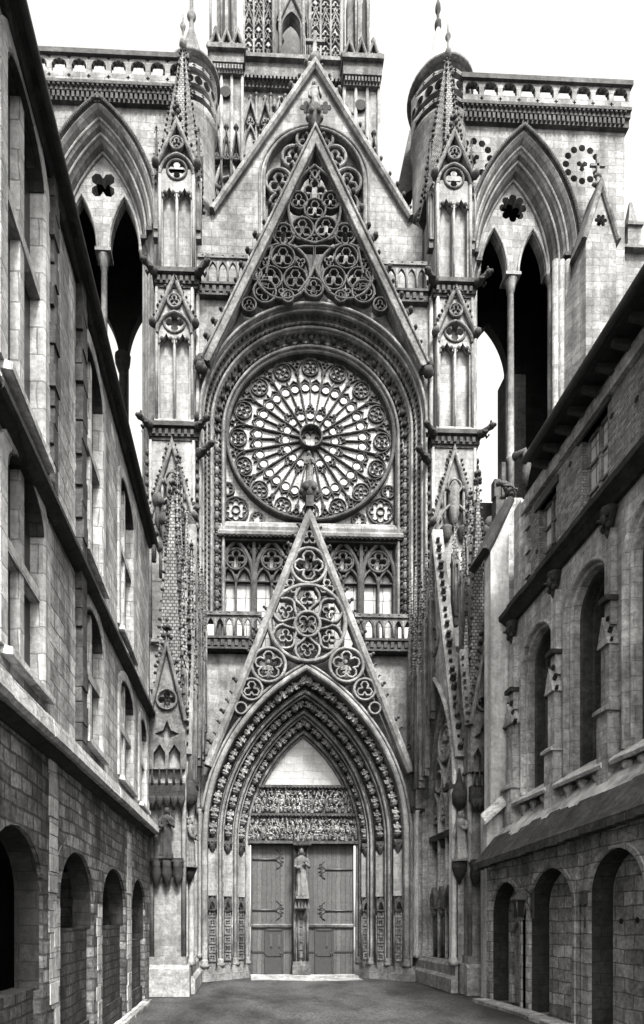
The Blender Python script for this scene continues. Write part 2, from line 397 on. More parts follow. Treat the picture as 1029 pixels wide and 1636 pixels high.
# tympanum, lintel friezes
t = MB(); xl, xr = RIB[3][2], RIB[3][3]
zt = P(480, 1256, 2.2)[1]; zm = P(480, 1301, 2.2)[1]; zd = P(480, 1344, 2.2)[1]
t.plate([(xl-.1, zt), (xr+.1, zt)]+[p for p in RIB[3][1][::-1] if p[1] > zt], [], 2.2, 2.6)
xw = P(481, 1200, 2.2)[0]; t.box(xw-.19, xw+.13, 2.17, 2.21, zt, zt+1.72)
t.build('tympanum', M['tymp'], FA)
def frieze(z0, z1, name):
    f = MB(); f.box(xl-.25, xr+.25, 2.12, 2.6, z0, z1); h = z1-z0
    fr = MB()
    x = xl+.05
    while x < xr-.05:
        k = RR(.8, 1.1); hh = h*.32*k
        for row in (0, 1, 2):
            zz = z0+.04+row*h*.31+RR(-.03, .04); xo = x+row*.12+RR(-.04, .04)
            lean = RR(-.08, .08)
            fr.lathe(xo, 2.08, [(.0, zz), (.09, zz), (.06, zz+hh*.5), (.07, zz+hh*.68), (.0, zz+hh*.78)], 6)
            fr.ball((xo+lean*.5, 2.02, zz+hh*.86), (.04, .05, .05), 6, 4)
            fr.tube([(xo, 2.02, zz+hh*.62), (xo+RR(-.18, .18), 1.98, zz+hh*RR(.3, .8))], .028, 4)
            if random.random() < .5: fr.ball((xo+RR(-.1, .1), 2.05, zz+RR(0, .2)), (RR(.05, .11), .07, RR(.05, .1)), 6, 4)
        for q in range(3): fr.tube([(x+RR(-.15, .15), 2.04, z0+h*RR(.1, .9)), (x+RR(-.2, .2), 2.0, z0+h*RR(.1, .9))], RR(.015, .03), 4)
        x += RR(.15, .3)
    o = f.build(name, M['carve'], FA); fr.build('carved_figures', M['panel'], o)
    e = MB(); e.box(xl-.1, xr+.1, 1.9, 2.2, z1-.05, z1+.05)
    k = int((xr-xl)/.17)
    for i in range(k): e.ball((xl+.08+i*.17, 1.92, z1-.07), (.07, .08, .07), 5, 4)
    e.build('leaf_cornice', M['soot'], o)
frieze(zm+.05, zt-.06, 'upper_lintel_frieze'); frieze(zd, zm-.05, 'lower_lintel_frieze')
lt = MB(); lt.box(xl-.2, xr+.2, 1.95, 2.7, zd-.14, zd-.01); lt.build('door_lintel', M['soot'], FA)
# trumeau
tr = MB(); xt = P(481, 1450, 1.9)[0]
tr.box(xt-.34, xt+.34, 1.95, 2.7, 0, zd-.14)
for q in (-.3, -.12, .12, .3): tr.tube([(xt+q, 1.9, .75), (xt+q, 1.9, 3.0)], .06, 6)
for k in range(6): tr.box(xt-.07, xt+.07, 1.88, 1.93, .9+k*.36, 1.2+k*.36)
tr.box(xt-.42, xt+.42, 1.7, 2.7, 0, .55); tr.box(xt-.38, xt+.38, 1.78, 2.7, .55, .72)
TRU = tr.build('trumeau', M['carve'], FA)
c = MB()
zc = P(481, 1360, 1.7)[1]
c.box(xt-.36, xt+.36, 1.4, 1.95, zc+.25, zd-.1)
for q in (-.34, -.11, .11, .34):
    c.ball((xt+q, 1.42, zc+.28), .1, 6, 4); c.tube([(xt+q, 1.4, zc+.3), (xt+q, 1.4, zd+.05)], .05, 5, .015)
c.lathe(xt, 1.75, [(.1, zc-.05), (.26, zc+.12), (.32, zc+.26)], 8)
c.build('statue_canopy', M['soot'], TRU)
c = MB(); zb = P(481, 1436, 1.7)[1]
c.lathe(xt, 1.72, [(.0, zb-.55), (.2, zb-.5), (.3, zb-.2), (.34, zb-.08), (.34, zb)], 8)
for a in range(5):
    q = -.3+a*.15; c.plate([(xt+q-.07, zb-.45), (xt+q+.07, zb-.45), (xt+q, zb-.1)], [], 1.4, 1.5)
c.build('statue_bracket', M['carve'], TRU)
# doors
def door(xa, xb, hinges, wa, wb, slits, ys):
    m = MB(); z1 = zd-.14
    m.box(xa, xb, 2.35, 2.55, .02, z1)
    zr = P(480, 1478, 2.35)[1]
    DO = m.build('door', M['door'], FA)
    q = MB(); q.extu([(2.35, zr-.14), (2.24, zr-.1), (2.2, zr), (2.35, zr+.06)], xa, xb); q.build('door_rail', M['carve'], DO)
    q = MB(); z0, zt_ = .04, P(480, 1485, 2.3)[1]
    q.box(wa, wb, 2.3, 2.36, z0, zt_)
    for x0, x1, za, zb in ((wa-.04, wa+.05, z0, zt_+.04), (wb-.05, wb+.04, z0, zt_+.04), (wa, wb, zt_-.05, zt_+.04), (wa, wb, .95, 1.03), (wa, wb, z0, z0+.12)):
        q.box(x0, x1, 2.26, 2.37, za, zb)
    WK = q.build('wicket_door', M['wick'], DO)
    for x in slits:
        g = MB(); g.plate(rounda(x-.055, x+.055, 1.35, 1.42, 6), [], 2.27, 2.31); g.plate(rounda(x-.055, x+.055, 1.95, 2.0, 6, 1.37), [], 2.27, 2.31); g.build('slit_window', M['iron'], WK)
    for z, dirx in hinges:
        g = MB(); x0, x1 = (xa, xb) if dirx > 0 else (xb, xa)
        g.tube([(x0, 2.33, z), (x0+(x1-x0)*.62, 2.32, z)], .045, 6)
        xe = x0+(x1-x0)*.62; s = 1 if dirx > 0 else -1
        for a in (-1.2, -.7, -.25, .25, .7, 1.2):
            e = (xe+s*cos(a)*.3, 2.32, z+sin(a)*.38); md = (xe+s*.16*cos(a*.4), 2.32, z+sin(a)*.17)
            g.tube([(xe-.05*s, 2.32, z), md, e, (e[0]-s*.12, 2.32, e[2]+.09*(1 if a > 0 else -1))], .024, 5)
            g.ball(e, .04, 5, 4)
        g.build('iron_hinge', M['iron'], DO)
    g = MB()
    for x in (xa+.03, xb-.03): g.box(x-.03, x+.03, 2.3, 2.36, .04, z1)
    for z in (.08, P(480, 1520, 2.3)[1]):
        g.box(xa, wa-.04, 2.3, 2.36, z-.05, z+.03); g.box(wb+.04, xb, 2.3, 2.36, z-.05, z+.03)
    g.build('door_frame_strips', M['wick'], DO)
    g = MB(); kx = int((xb-xa)/.22)
    for i in range(kx):
        for zi in range(9):
            zq = zr+.25+zi*.42
            if zq < z1-.1: g.ball((xa+.12+i*.22+RR(-.01, .01), 2.345, zq+RR(-.01, .01)), .022, 5, 4)
    g.build('nail_heads', M['iron'], DO)
    g = MB(); g.tube([(wb-.12, 2.25, 1.15), (wb-.12, 2.22, 1.1), (wb-.12, 2.25, .98)], .018, 6); g.build('handle', M['iron'], WK)
    return DO
xm = xt
zz = lambda y: P(480, y, 2.3)[1]
d1 = door(P(401, 1500, 2.35)[0], xm-.34, ((zz(1373), 1), (zz(1454), 1)), P(424, 1500, 2.3)[0], P(452, 1500, 2.3)[0], (P(433, 1500, 2.3)[0], P(446, 1500, 2.3)[0]), 0)
d2 = door(xm+.34, P(565, 1500, 2.35)[0], ((zz(1389), -1), (zz(1455), -1)), P(504, 1500, 2.3)[0], P(532, 1500, 2.3)[0], (P(522, 1500, 2.3)[0],), 0)
d1['label'] = 'left door leaf, its wicket with two slit windows'; d2['label'] = 'right door leaf, its wicket with one slit window'
g = MB(); g.box(P(400, 1500, 2.2)[0], P(566, 1500, 2.2)[0], 1.2, 2.7, -.02, .1); g.build('threshold', M['slab'], FA)
# ---- portal gable ---------------------------------------------------------------------------------
def Q(px, py): return P(px, py, -.2)
A, T, B = Q(327, 1222), Q(494, 810), Q(661, 1232)
g = MB(); g.sweep([A, T, B], [(x-.15, y) for x, y in sq(.34, -.42, .1)])
PG = g.build('portal_gable', M['fac'], FA)
g = MB(); g.sweep([A, T, B], [(x-.15, y) for x, y in roll(.1, -.5, -.4)])
crk = MB(); crockets(crk, A, T, 24, .24, -.2, 1); crockets(crk, B, T, 24, .24, -.2, -1)
crk.build('crocket_row', M['soot'], PG)
g = MB()
sc = .0268
def rg(px, py, r, w=.1): ring(g, *Q(px, py), r*sc, w, -.36, -.02, 28)
def fr(px, py, r, n, w=.08, rot=0.): foilring(g, *Q(px, py), r*sc, n, w, -.32, -.05, rot)
rg(491, 997, 61, .16); rg(491, 999, 20, .12)
for k in range(6):
    a = pi/2+k*pi/3
    cxz = Q(491, 998); c0 = (cxz[0]+cos(a)*1.08, cxz[1]+sin(a)*1.08)
    # six pointed lights round the hub: arcs from hub to rim
    for s in (-1, 1):
        pts = []
        for i in range(7):
            f = i/6; rr = .56+f*1.0; an = a+s*(.12+.42*sin(f*pi*.62)-.30*max(0, f-.55)/.45)
            pts.append((cxz[0]+cos(an)*rr, cxz[1]+sin(an)*rr))
        g.sweep(pts, sq(.1, -.34, -.03))
    foilring(g, *c0, .3, 3, .06, -.28, -.06, a)
foilring(g, *Q(491, 999), .42, 4, .07, -.3, -.05, pi/4)
rg(493, 906, 28, .13); fr(493, 905, 23, 4, .09, 0)
fr(494, 862, 11, 3, .08, pi/2)
for x in (429, 553):
    rg(x, 1064, 27, .13); fr(x, 1064, 22, 5, .08, pi/2)
for x in (402, 582): rg(x, 1103, 17, .1); fr(x, 1103, 13, 3, .07, pi/2)
for x in (385, 598): rg(x, 1133, 9, .08)
for x in (463, 522): fr(x, 940, 12, 3, .07, pi/2)
for a, b in (((470, 935), (494, 845)), ((517, 935), (494, 845))): pass
bar(g, Q(460, 898), Q(470, 930), .08, -.3, -.05); bar(g, Q(526, 898), Q(517, 930), .08, -.3, -.05)
g.build('gable_tracery', M['fac'], PG)
for x in (429, 553):     # small seated figures carved in the lower roundels
    g = MB(); u, z = Q(x, 1071); g.lathe(u, -.05, [(.0, z-.4), (.26, z-.36), (.22, z-.1), (.13, z+.12), (.15, z+.22), (.0, z+.3)], 8); g.ball((u, -.08, z+.4), (.1, .1, .13), 8, 6)
    g.tube([(u-.13, -.1, z+.2), (u-.2, -.2, z), (u-.05, -.28, z+.02)], .05, 5); g.tube([(u+.13, -.1, z+.2), (u+.2, -.2, z), (u+.05, -.28, z-.04)], .05, 5)
    g.ball((u-.1, -.2, z-.15), (.1, .16, .1), 6, 4); g.ball((u+.1, -.2, z-.15), (.1, .16, .1), 6, 4)
    g.build('seated_figure', M['carve'], PG)
g = MB(); u, z = Q(494, 812)
g.box(u-.16, u+.16, -.5, .1, z-.1, z+.35); g.lathe(u, -.2, [(.2, z+.3), (.34, z+.55), (.3, z+.8), (.36, z+.95), (.0, z+.95)], 8)
for a in range(6): g.ball((u+.33*cos(a*pi/3), -.2+.33*sin(a*pi/3), z+.7), .13, 6, 4)
g.build('statue_pedestal', M['soot'], PG)
# ---- gallery behind the gable ---------------------------------------------------------------------
z0, z1 = 16.2, P(490, 872, 1.3)[1]
XG = 3.16
g = MB(); g.box(XG-4.2, XG+4.2, 1.5, 1.6, 14.4, z1); GW = g.build('gallery_window', M['glass'], FA)
g = MB(); pit = 1.62
zsp = P(490, 925, 1.3)[1]; zap = P(490, 868, 1.3)[1]
for k in range(-2, 3):
    c0 = XG+k*pit; a, b = c0-pit/2, c0+pit/2
    g.sweep(pointed(a+.06, b-.06, zsp, zap-.02, 10, 14.6), sq(.17, 1.12, 1.5))
    for q in ((a, b) if k == 2 else (a,)): g.box(q-.07, q+.07, 1.1, 1.5, 14.6, z1)
    g.box(c0-.045, c0+.045, 1.2, 1.5, 14.6, zsp+.1)
    for s in (-1, 1): g.sweep(pointed(c0+(-.72 if s < 0 else .03), c0+(-.03 if s < 0 else .72), zsp-.25, zsp+.42, 6), sq(.09, 1.2, 1.5))
    zc_ = zsp+.78; ring(g, c0, zc_, .47, .1, 1.16, 1.5); foilring(g, c0, zc_, .42, 4, .1, 1.2, 1.5, 0)
    if k < 2: foilring(g, b, zap-.3, .3, 3, .08, 1.2, 1.5, -pi/2)
g.box(XG-4.1, XG+4.1, 1.3, 1.5, P(490, 930, 1.3)[1]-.03, P(490, 930, 1.3)[1]+.03)
g.build('tracery', M['soot'], GW)
g = MB(); g.box(XG-4.3, XG+4.3, 1.0, 1.8, z1, z1+.08)
za, zb = P(490, 862, 1.1)[1], P(490, 835, 1.1)[1]
g.box(XG-4.2, XG+4.2, .85, 1.8, z1+.08, za)
for k in range(40): g.box(XG-4.1+k*.205, XG-4.1+k*.205+.11, .76, .87, z1+.1, za-.08)
g.build('carved_cornice', M['soot'], FA)
g = MB(); g.extu([(1.6, za), (.8, za), (.78, za+.12), (.95, za+.3), (.92, za+.42), (1.12, zb), (1.6, zb)], XG-4.05, XG+4.3); g.build('rose_sill', M['pale'], FA)
def balustrade(x0, x1, d, zb, zt, name='balustrade', step=.42):
    m = MB(); n = max(1, round((x1-x0)/step)); st = (x1-x0)/n
    m.box(x0, x1, d-.12, d+.16, zt-.16, zt); m.box(x0, x1, d-.08, d+.1, zb, zb+.1)
    holes = [pointed(x0+i*st+.055, x0+(i+1)*st-.055, zt-.62, zt-.26, 5, zb+.12) for i in range(n)]
    m.plate([(x0, zb+.05), (x1, zb+.05), (x1, zt-.1), (x0, zt-.1)], holes, d-.05, d+.07)
    for i in range(n+1): m.tube([(x0+i*st, d-.06, zb+.1), (x0+i*st, d-.06, zt-.3)], .05, 6)
    o = m.build(name, M['carve'], FA)
    c = MB(); c.box(x0, x1, d-.22, d+.6, zb-.42, zb); c.box(x0-.02, x1+.02, d-.32, d+.6, zb-.06, zb+.04); c.box(x0, x1, d-.28, d+.2, zb-.5, zb-.42)
    k = int((x1-x0)/.3)
    for i in range(k): c.box(x0+.05+i*.3, x0+.2+i*.3, d-.3, d-.2, zb-.36, zb-.12)
    c.build('cornice', M['soot'], o)
    e = MB()
    for i in range(n): e.ball((x0+(i+.5)*st, d-.08, zt-.06), (.1, .07, .05), 5, 4)
    e.build('leaf_trim', M['soot'], o)
    return o
balustrade(-1.38, P(418, 1000, .3)[0], .3, 14.85, 16.05); balustrade(P(566, 1000, .3)[0], 7.7, .3, 14.85, 16.05)
g = MB(); g.box(-1.4, 7.75, .6, 1.6, 14.2, 14.5); g.build('gallery_floor', M['fac'], FA)
# ---- rose window ----------------------------------------------------------------------------------
RX, RZ, RO = X3, P(495, 703, 1.3)[1], 3.83
g = MB(); g.plate(rounda(RX-3.95, RX+3.95, RZ, RZ+3.95, 36, zb), [], 1.36, 1.42)
RW = g.build('rose_window', M['rose'], FA)
rds = []; g = MB()
def pol(r, a): return (RX+r*cos(a), RZ+r*sin(a))
ring(g, RX, RZ, RO-.04, .16, 1.0, 1.36, 72)
ring(g, RX, RZ, .5, .075, 1.0, 1.36, 24); foilring(g, RX, RZ, .42, 6, .05, 1.24, 1.36, 0)
for k in range(16):
    a = pi/2+k*pi/8; h = pi/16
    bar(g, pol(.52, a+h), pol(2.95, a+h), .075, 1.23, 1.36)
    for s in (-1, 1):
        g.sweep([pol(2.9, a+s*h), pol(3.2, a+s*h*.93), pol(3.45, a+s*h*.72), pol(3.62, a+s*h*.4), pol(3.74, a)], sq(.048, 1.23, 1.36))
        c0 = pol(2.4, a+s*.094); ring(g, *c0, .19, .05, 1.28, 1.36, 14); rds.append(c0)
        g.sweep([pol(2.25, a+s*.19), pol(2.6, a+s*.17), pol(2.76, a+s*.1), pol(2.6, a+s*.02), pol(2.3, a)], sq(.048, 1.26, 1.36))
    bar(g, pol(1.5, a), pol(2.8, a), .05, 1.25, 1.36)
    c0 = pol(1.14, a); ring(g, *c0, .19, .05, 1.28, 1.36, 14); rds.append(c0)
    foilring(g, *pol(1.42, a), .2, 3, .048, 1.26, 1.36, a, 4)
    c0 = pol(3.28, a); ring(g, *c0, .38, .05, 1.24, 1.36, 20); foilring(g, *c0, .32, 4, .048, 1.27, 1.36, a+pi/4, 4); ring(g, *c0, .09, .04, 1.28, 1.36, 8)
    c0 = pol(3.5, a+h); foilring(g, *c0, .2, 3, .04, 1.26, 1.36, a+h, 4); ring(g, *pol(3.1, a+h), .09, .05, 1.26, 1.36, 8)
for px, py, r, n in ((377, 812, 20, 8), (609, 815, 21, 8), (364, 779, 10, 4), (411, 827, 11, 5), (621, 784, 10, 4), (574, 829, 11, 5)):
    c0 = P(px, py, 1.2); ring(g, *c0, r*.0283, .09, 1.24, 1.36, 24); foilring(g, *c0, r*.0283*.86, n, .04, 1.27, 1.36, 0, 4)
    if n == 8: ring(g, *c0, .18, .05, 1.27, 1.36, 12)
for s in (-1, 1):
    bar(g, (RX+s*3.88, zb), (RX+s*3.88, RZ), .12, 1.0, 1.36)
g.build('tracery', M['soot'], RW)
for c0 in rds: g = MB(); g.plate(circ(*c0, .165, 12), [], 1.33, 1.355); g.build('glass_roundel', M['wglass'], RW)
# arched surround, dark arch over paler jambs
prof = [(0, 1.45), (0, 1.05), (.05, .98), (.13, .96), (.2, 1.05), (.3, 1.12), (.45, .95), (.5, .72), (.55, .64), (.65, .64), (.7, .74), (.78, .72), (.88, .5), (.92, .32), (.97, .12), (1.1, .06), (1.16, .14), (1.18, 1.45)]
g = MB(); g.sweep(rounda(RX-3.86, RX+3.86, RZ, RZ+3.86, 40), prof, sm=False)
RS = g.build('rose_arch', M['carve'], FA)
for s in (-1, 1):
    g = MB(); g.sweep([(RX+s*3.86, 16.1), (RX+s*3.86, RZ)], [(-o if s > 0 else o, w_) for o, w_ in prof]); g.build('jamb_moulding', M['carve'], RS)
g = MB(); gr = MB(); lf = MB()
def archwalk(r, step, z0=16.2):
    n = int((RZ-z0)/step)
    for s in (-1, 1):
        for i in range(n): yield (RX+s*r, z0+i*step, s, 0)
    n = int(pi*r/step)
    for i in range(n+1):
        a = pi*i/n; yield (RX+r*cos(a), RZ+r*sin(a), 0, 1)
for r, w_ in ((3.86+.24, .98), (3.86+.74, .62), (3.86+.88, .42), (3.86+.5, .8)):
    for x, z, s, up in archwalk(r, .24): lf.ball((x, w_, z), .075, 5, 4)
for x, z, s, up in archwalk(3.86+.38, .5):
    k = RR(.8, 1.2)
    if up: lf.ball((x, .92, z), .13*k, 6, 4)
    else:
        gr = MB(); gr.lathe(x, .95, [(.0, z-.2), (.13, z-.18), (.09, z+.05), (.11, z+.13), (.0, z+.2)], 6); gr.ball((x, .92, z+.24), .06, 6, 4); gr.build('jamb_figure', M['carve'], RS)
for a in range(30):
    t_ = pi*a/29; r = 3.86+1.02+.14; lf.ball((RX+r*cos(t_)*.985, .24, RZ+r*sin(t_)*.985), RR(.08, .14), 5, 4)
for s in (-1, 1):
    for z in (24.2, 23.2, 21.5, 20.3, 18.6): lf.ball((RX+s*5.0, .2, z+RR(-.2, .2)), RR(.14, .24), 6, 4)
lf.build('leaf_carving', M['black'], RS)
g = MB()
for o, w_ in ((.09, .93), (.6, .6), (.3, 1.0), (.8, .58), (.95, .2), (1.06, .0)): g.sweep(rounda(RX-3.86-o, RX+3.86+o, RZ, RZ+3.86+o, 40, 16.1), roll(.12, w_-.02, w_+.12))
g.build('arch_rolls', M['fac'], RS)
# ---- rose gable -----------------------------------------------------------------------------------
def G(px, py): return P(px, py, -.1)
A, T, B = G(321, 578), G(503, 206), G(684, 586)
g = MB(); g.sweep([A, T, B], [(x-.22, y) for x, y in sq(.46, -.3, .25, .1)])
for o in (-.05, -.38): g.sweep([A, T, B], [(x+o, y) for x, y in roll(.1, -.38, -.25)])
RG = g.build('rose_gable', M['carve'], FA)
c = MB(); crockets(c, A, T, 15, .36, -.05, 1, .1); crockets(c, B, T, 15, .36, -.05, -1, .1)
for p in (A, B):
    for k in range(5): c.ball((p[0]+RR(-.12, .12), -.15, p[1]-.1+RR(-.25, .3)), RR(.15, .26), 6, 5)
c.build('crocket_row', M['black'], RG)
g = MB()
def rg(px, py, r, w=.1): ring(g, *G(px, py), r*.0268, w*.72, -.2, .06, 28)
def fr(px, py, r, n, w=.08, rot=pi/2): foilring(g, *G(px, py), r*.0268, n, w*.7, -.16, .04, rot)
def cur(pts, w=.11): 
    q = PL(pts, -.1); r = []
    for i in range(len(q)-1):     # Catmull-Rom
        p0, p1, p2, p3 = q[max(0, i-1)], q[i], q[i+1], q[min(len(q)-1, i+2)]
        for j in range(6):
            t = j/6; r.append(tuple(.5*(2*b+(c_-a)*t+(2*a-5*b+4*c_-d_)*t*t+(3*b-a-3*c_+d_)*t**3) for a, b, c_, d_ in zip(p0, p1, p2, p3)))
    r.append(q[-1]); g.sweep(r, sq(w*.75, -.22, .08))
cur([(502, 392), (478, 382), (463, 355), (462, 320), (475, 292), (502, 268)], .14); cur([(502, 392), (526, 382), (541, 355), (543, 320), (530, 292), (503, 268)], .14)
fr(503, 306, 17, 4, .1); rg(503, 337, 17, .1); fr(503, 337, 14, 3, .07); rg(477, 323, 14, .1); rg(528, 323, 14, .1); fr(477, 323, 11, 3, .07); fr(528, 323, 11, 3, .07)
rg(483, 368, 18, .11); rg(521, 368, 18, .11); fr(483, 368, 15, 3, .07); fr(521, 368, 15, 3, .07); fr(502, 381, 9, 3, .08, -pi/2)
for s, cx in ((1, 453), (-1, 551)):
    rg(cx, 377, 17, .12); fr(cx, 377, 14, 4, .07)
for cx in (452, 553):
    rg(cx, 436, 44, .15)
    for k in range(3):
        a = pi/2+k*2*pi/3; c0 = G(cx, 436); c0 = (c0[0]+cos(a)*.62, c0[1]+sin(a)*.62)
        ring(g, *c0, .5, .065, -.2, .06); foilring(g, *c0, .42, 3, .05, -.16, .1, a)
        a += pi/3; c0 = G(cx, 436); foilring(g, c0[0]+cos(a)*.88, c0[1]+sin(a)*.88, .2, 3, .06, -.16, .1, a)
rg(501, 462, 15, .12); fr(501, 462, 12, 4, .07)
for cx in (460, 544): rg(cx, 476, 9, .1); fr(cx, 476, 7, 3, .06)
for cx in (423, 580): rg(cx, 468, 18, .12); fr(cx, 468, 14, 4, .07)
for cx in (408, 594): rg(cx, 440, 10, .09); fr(cx, 440, 8, 3, .06)
for cx in (398, 607): rg(cx, 489, 11, .09); fr(cx, 489, 8, 3, .06)
cur([(502, 398), (501, 430), (490, 452), (476, 470)], .13); cur([(502, 398), (504, 430), (514, 452), (528, 470)], .13)
for s, (x0, x1) in ((1, (470, 502)), (-1, (534, 502))): cur([(x0, 400), ((x0+x1)/2, 397), (x1, 398)], .12)
fr(503, 283, 9, 3, .08)
for p, q in (((487, 262), (503, 290)), ((519, 262), (503, 290)), ((435, 395), (425, 440)), ((571, 395), (580, 440))): bar(g, G(*p), G(*q), .09, -.2, .1)
g.build('gable_tracery', M['soot'], RG)
g = MB(); u, z = G(503, 206); g.lathe(u, 0, [(.12, z-.1), (.16, z+.25), (.3, z+.5), (.26, z+.75), (.32, z+.9), (.0, z+.9)], 8)
for a in range(6): g.ball((u+.28*cos(a*pi/3), .28*sin(a*pi/3), z+.6), .12, 6, 4)
g.build('statue_pedestal', M['soot'], RG)
balustrade(-1.75, P(396, 430, .4)[0], .4, 30.2, 31.65); balustrade(P(601, 440, .4)[0], 8.35, .4, 30.2, 31.65)
# ---- roof gable behind ----------------------------------------------------------------------------
DG = 1.5
A, T, B = P(338, 340, DG), P(503, 103, DG), P(657, 352, DG)
g = MB(); cz = P(502, 290, DG); r = 80*.0287
hole = rounda(cz[0]-r, cz[0]+r, cz[1], cz[1]+r*1.02, 20, 30.3)
g.plate([(-1.9, 30.0), (8.5, 30.0), (8.5, B[1]-.4), (B[0], B[1]-.1), (T[0], T[1]-.2), (A[0], A[1]-.1), (-1.9, A[1]-.4)], [hole], DG, DG+.5)
g.plate([(cz[0]-r-.2, 30.1), (cz[0]+r+.2, 30.1), (cz[0]+r+.2, cz[1]+r+.2), (cz[0]-r-.2, cz[1]+r+.2)], [], DG+.32, DG+.45)
BG = g.build('roof_gable', M['pale'], FA)
g = MB(); g.sweep([A, T, B], [(x-.05, y) for x, y in sq(.3, DG-.25, DG+.3)]); g.build('coping', M['pale'], BG)
c = MB(); crockets(c, A, T, 13, .3, DG-.05, 1, .05); crockets(c, B, T, 13, .3, DG-.05, -1, .05); c.build('crocket_row', M['carve'], BG)
g = MB()
for o in (0, .22): g.sweep(rounda(cz[0]-r-o, cz[0]+r+o, cz[1], cz[1]+r*1.02+o, 24, 30.4), roll(.12, DG-.14+o*.3, DG+.1))
for px, py, rr_ in ((446, 290, 21), (468, 250, 17), (489, 222, 15), (446, 325, 15), (556, 290, 21), (536, 250, 17), (517, 222, 15), (557, 325, 15), (440, 360, 15), (562, 360, 15)):
    ring(g, *P(px, py, DG), rr_*.0287, .13, DG-.05, DG+.33, 18); foilring(g, *P(px, py, DG), rr_*.0287*.8, 3, .12, DG+.05, DG+.33, pi/2)
g.build('blind_tracery', M['carve'], BG)
g = MB()
for x in (489, 520): g.plate(foil(*P(x, 172, DG), .28, 4, 0), [], DG-.02, DG+.02)
g.build('pierced_quatrefoils', M['dark'], BG)
g = MB(); u, z = T
g.lathe(u, DG, [(.25, z-.3), (.2, z+.1), (.28, z+.25), (.12, z+.4), (.09, z+1.0)], 8)
g.box(u-.07, u+.07, DG-.07, DG+.07, z+.9, P(503, 52, DG)[1]); zc_ = P(503, 67, DG)[1]; g.box(u-.42, u+.42, DG-.06, DG+.06, zc_-.06, zc_+.06)
g.build('gable_cross', M['carve'], BG)
g = MB(); g.lathe(u, DG-.25, [(.1, 0+P(503, 196, DG)[1]-.3), (.26, P(503, 196, DG)[1]-.05), (.26, P(503, 196, DG)[1])], 8); g.build('statue_bracket', M['carve'], BG)
g = MB(); zr = T[1]-.6   # transept roof running back
g.plate([(A[0]+.2, A[1]-.3), (B[0]-.2, B[1]-.3), (T[0], zr)], [], DG+.6, 19.); g.build('roof', M['slate'], FA)
# ================================================================== GREAT BUTTRESSES beside the rose
def pinnacle(parent, x, y, z0, zs, zt, w, name='pinnacle', mat='carve', smat='scale', n=8, sides=True):
    m = MB(); h = w/2
    m.box(x-h, x+h, y-h, y+h, z0, zs)
    for q in (-1, 1): m.tube([(x+q*h*.9, y-h*1.05, z0), (x+q*h*.9, y-h*1.05, zs)], w*.08, 5)
    m.plate([(x-h*.7, z0+.3), (x+h*.7, z0+.3), (x+h*.7, zs-.1), (x-h*.7, zs-.1)], [pointed(x-h*.45, x+h*.45, zs-w*1.1, zs-w*.3, 5, z0+.4)], y-h-.07, y-h)
    m.box(x-h*1.15, x+h*1.15, y-h*1.15, y+h*1.15, zs-.08, zs+.06)
    for dx, dy in ((0, -1), (1, 0), (-1, 0)):
        b = MB(); gz = zs+w*1.5
        if dx == 0: b.sweep([(x-h, zs), (x, gz), (x+h, zs)], sq(w*.13, y-h*1.15, y-h*.6)); m.v_ = 0
        base = len(m.v)
        if dx == 0: m.add(b.v, b.f)
        else: m.add([(x+dx*h*1.05, y-h, zs), (x+dx*h*1.05, y+h, zs), (x+dx*h*1.05, y, gz), (x+dx*h*.5, y, gz)], [(0, 1, 2), (0, 2, 3), (1, 3, 2)])
    o = m.build(name, M[mat], parent)
    s = MB(); spire(s, x, y, zs, h*1.05, x, y, zt, n, .03); s.build('spire', M[smat], o)
    c = MB(); k = max(4, int((zt-zs)/.34)); spire_crockets(c, x, y, zs+.2, h*1.05, x, y, zt, k, min(.15, w*.28), n); finial(c, x, y, zt-.1, w*1.2, .9); c.build('crockets', M['soot'], o)
    return o
def gargoyle(parent, p, d, l=.9, mat='black'):
    m = MB(); p = Vector(p); d = Vector(d).normalized()
    m.tube([tuple(p), tuple(p+d*l*.35+Vector((0, 0, -.05))), tuple(p+d*l*.75), tuple(p+d*l)], [.15, .17, .11, .13], 7)
    h = p+d*l*1.05; m.ball(tuple(h), (.15, .15, .13), 8, 6); m.ball(tuple(h+d*.14+Vector((0, 0, -.04))), .08, 6, 4)
    for s in (-1, 1):
        sd = Vector((-d.y, d.x, 0))*s
        m.ball(tuple(h+sd*.1+Vector((0, 0, .12))), (.05, .05, .08), 5, 4)
        m.tube([tuple(p+d*l*.45+sd*.1), tuple(p+d*l*.6+sd*.2-Vector((0, 0, .2))), tuple(p+d*l*.8+sd*.13-Vector((0, 0, .18)))], .05, 5)
    return m.build('gargoyle', M[mat], parent)
def lancet_pair(x, hw, zb, zs, za, y0, y1, mb, rose=None):
    pass
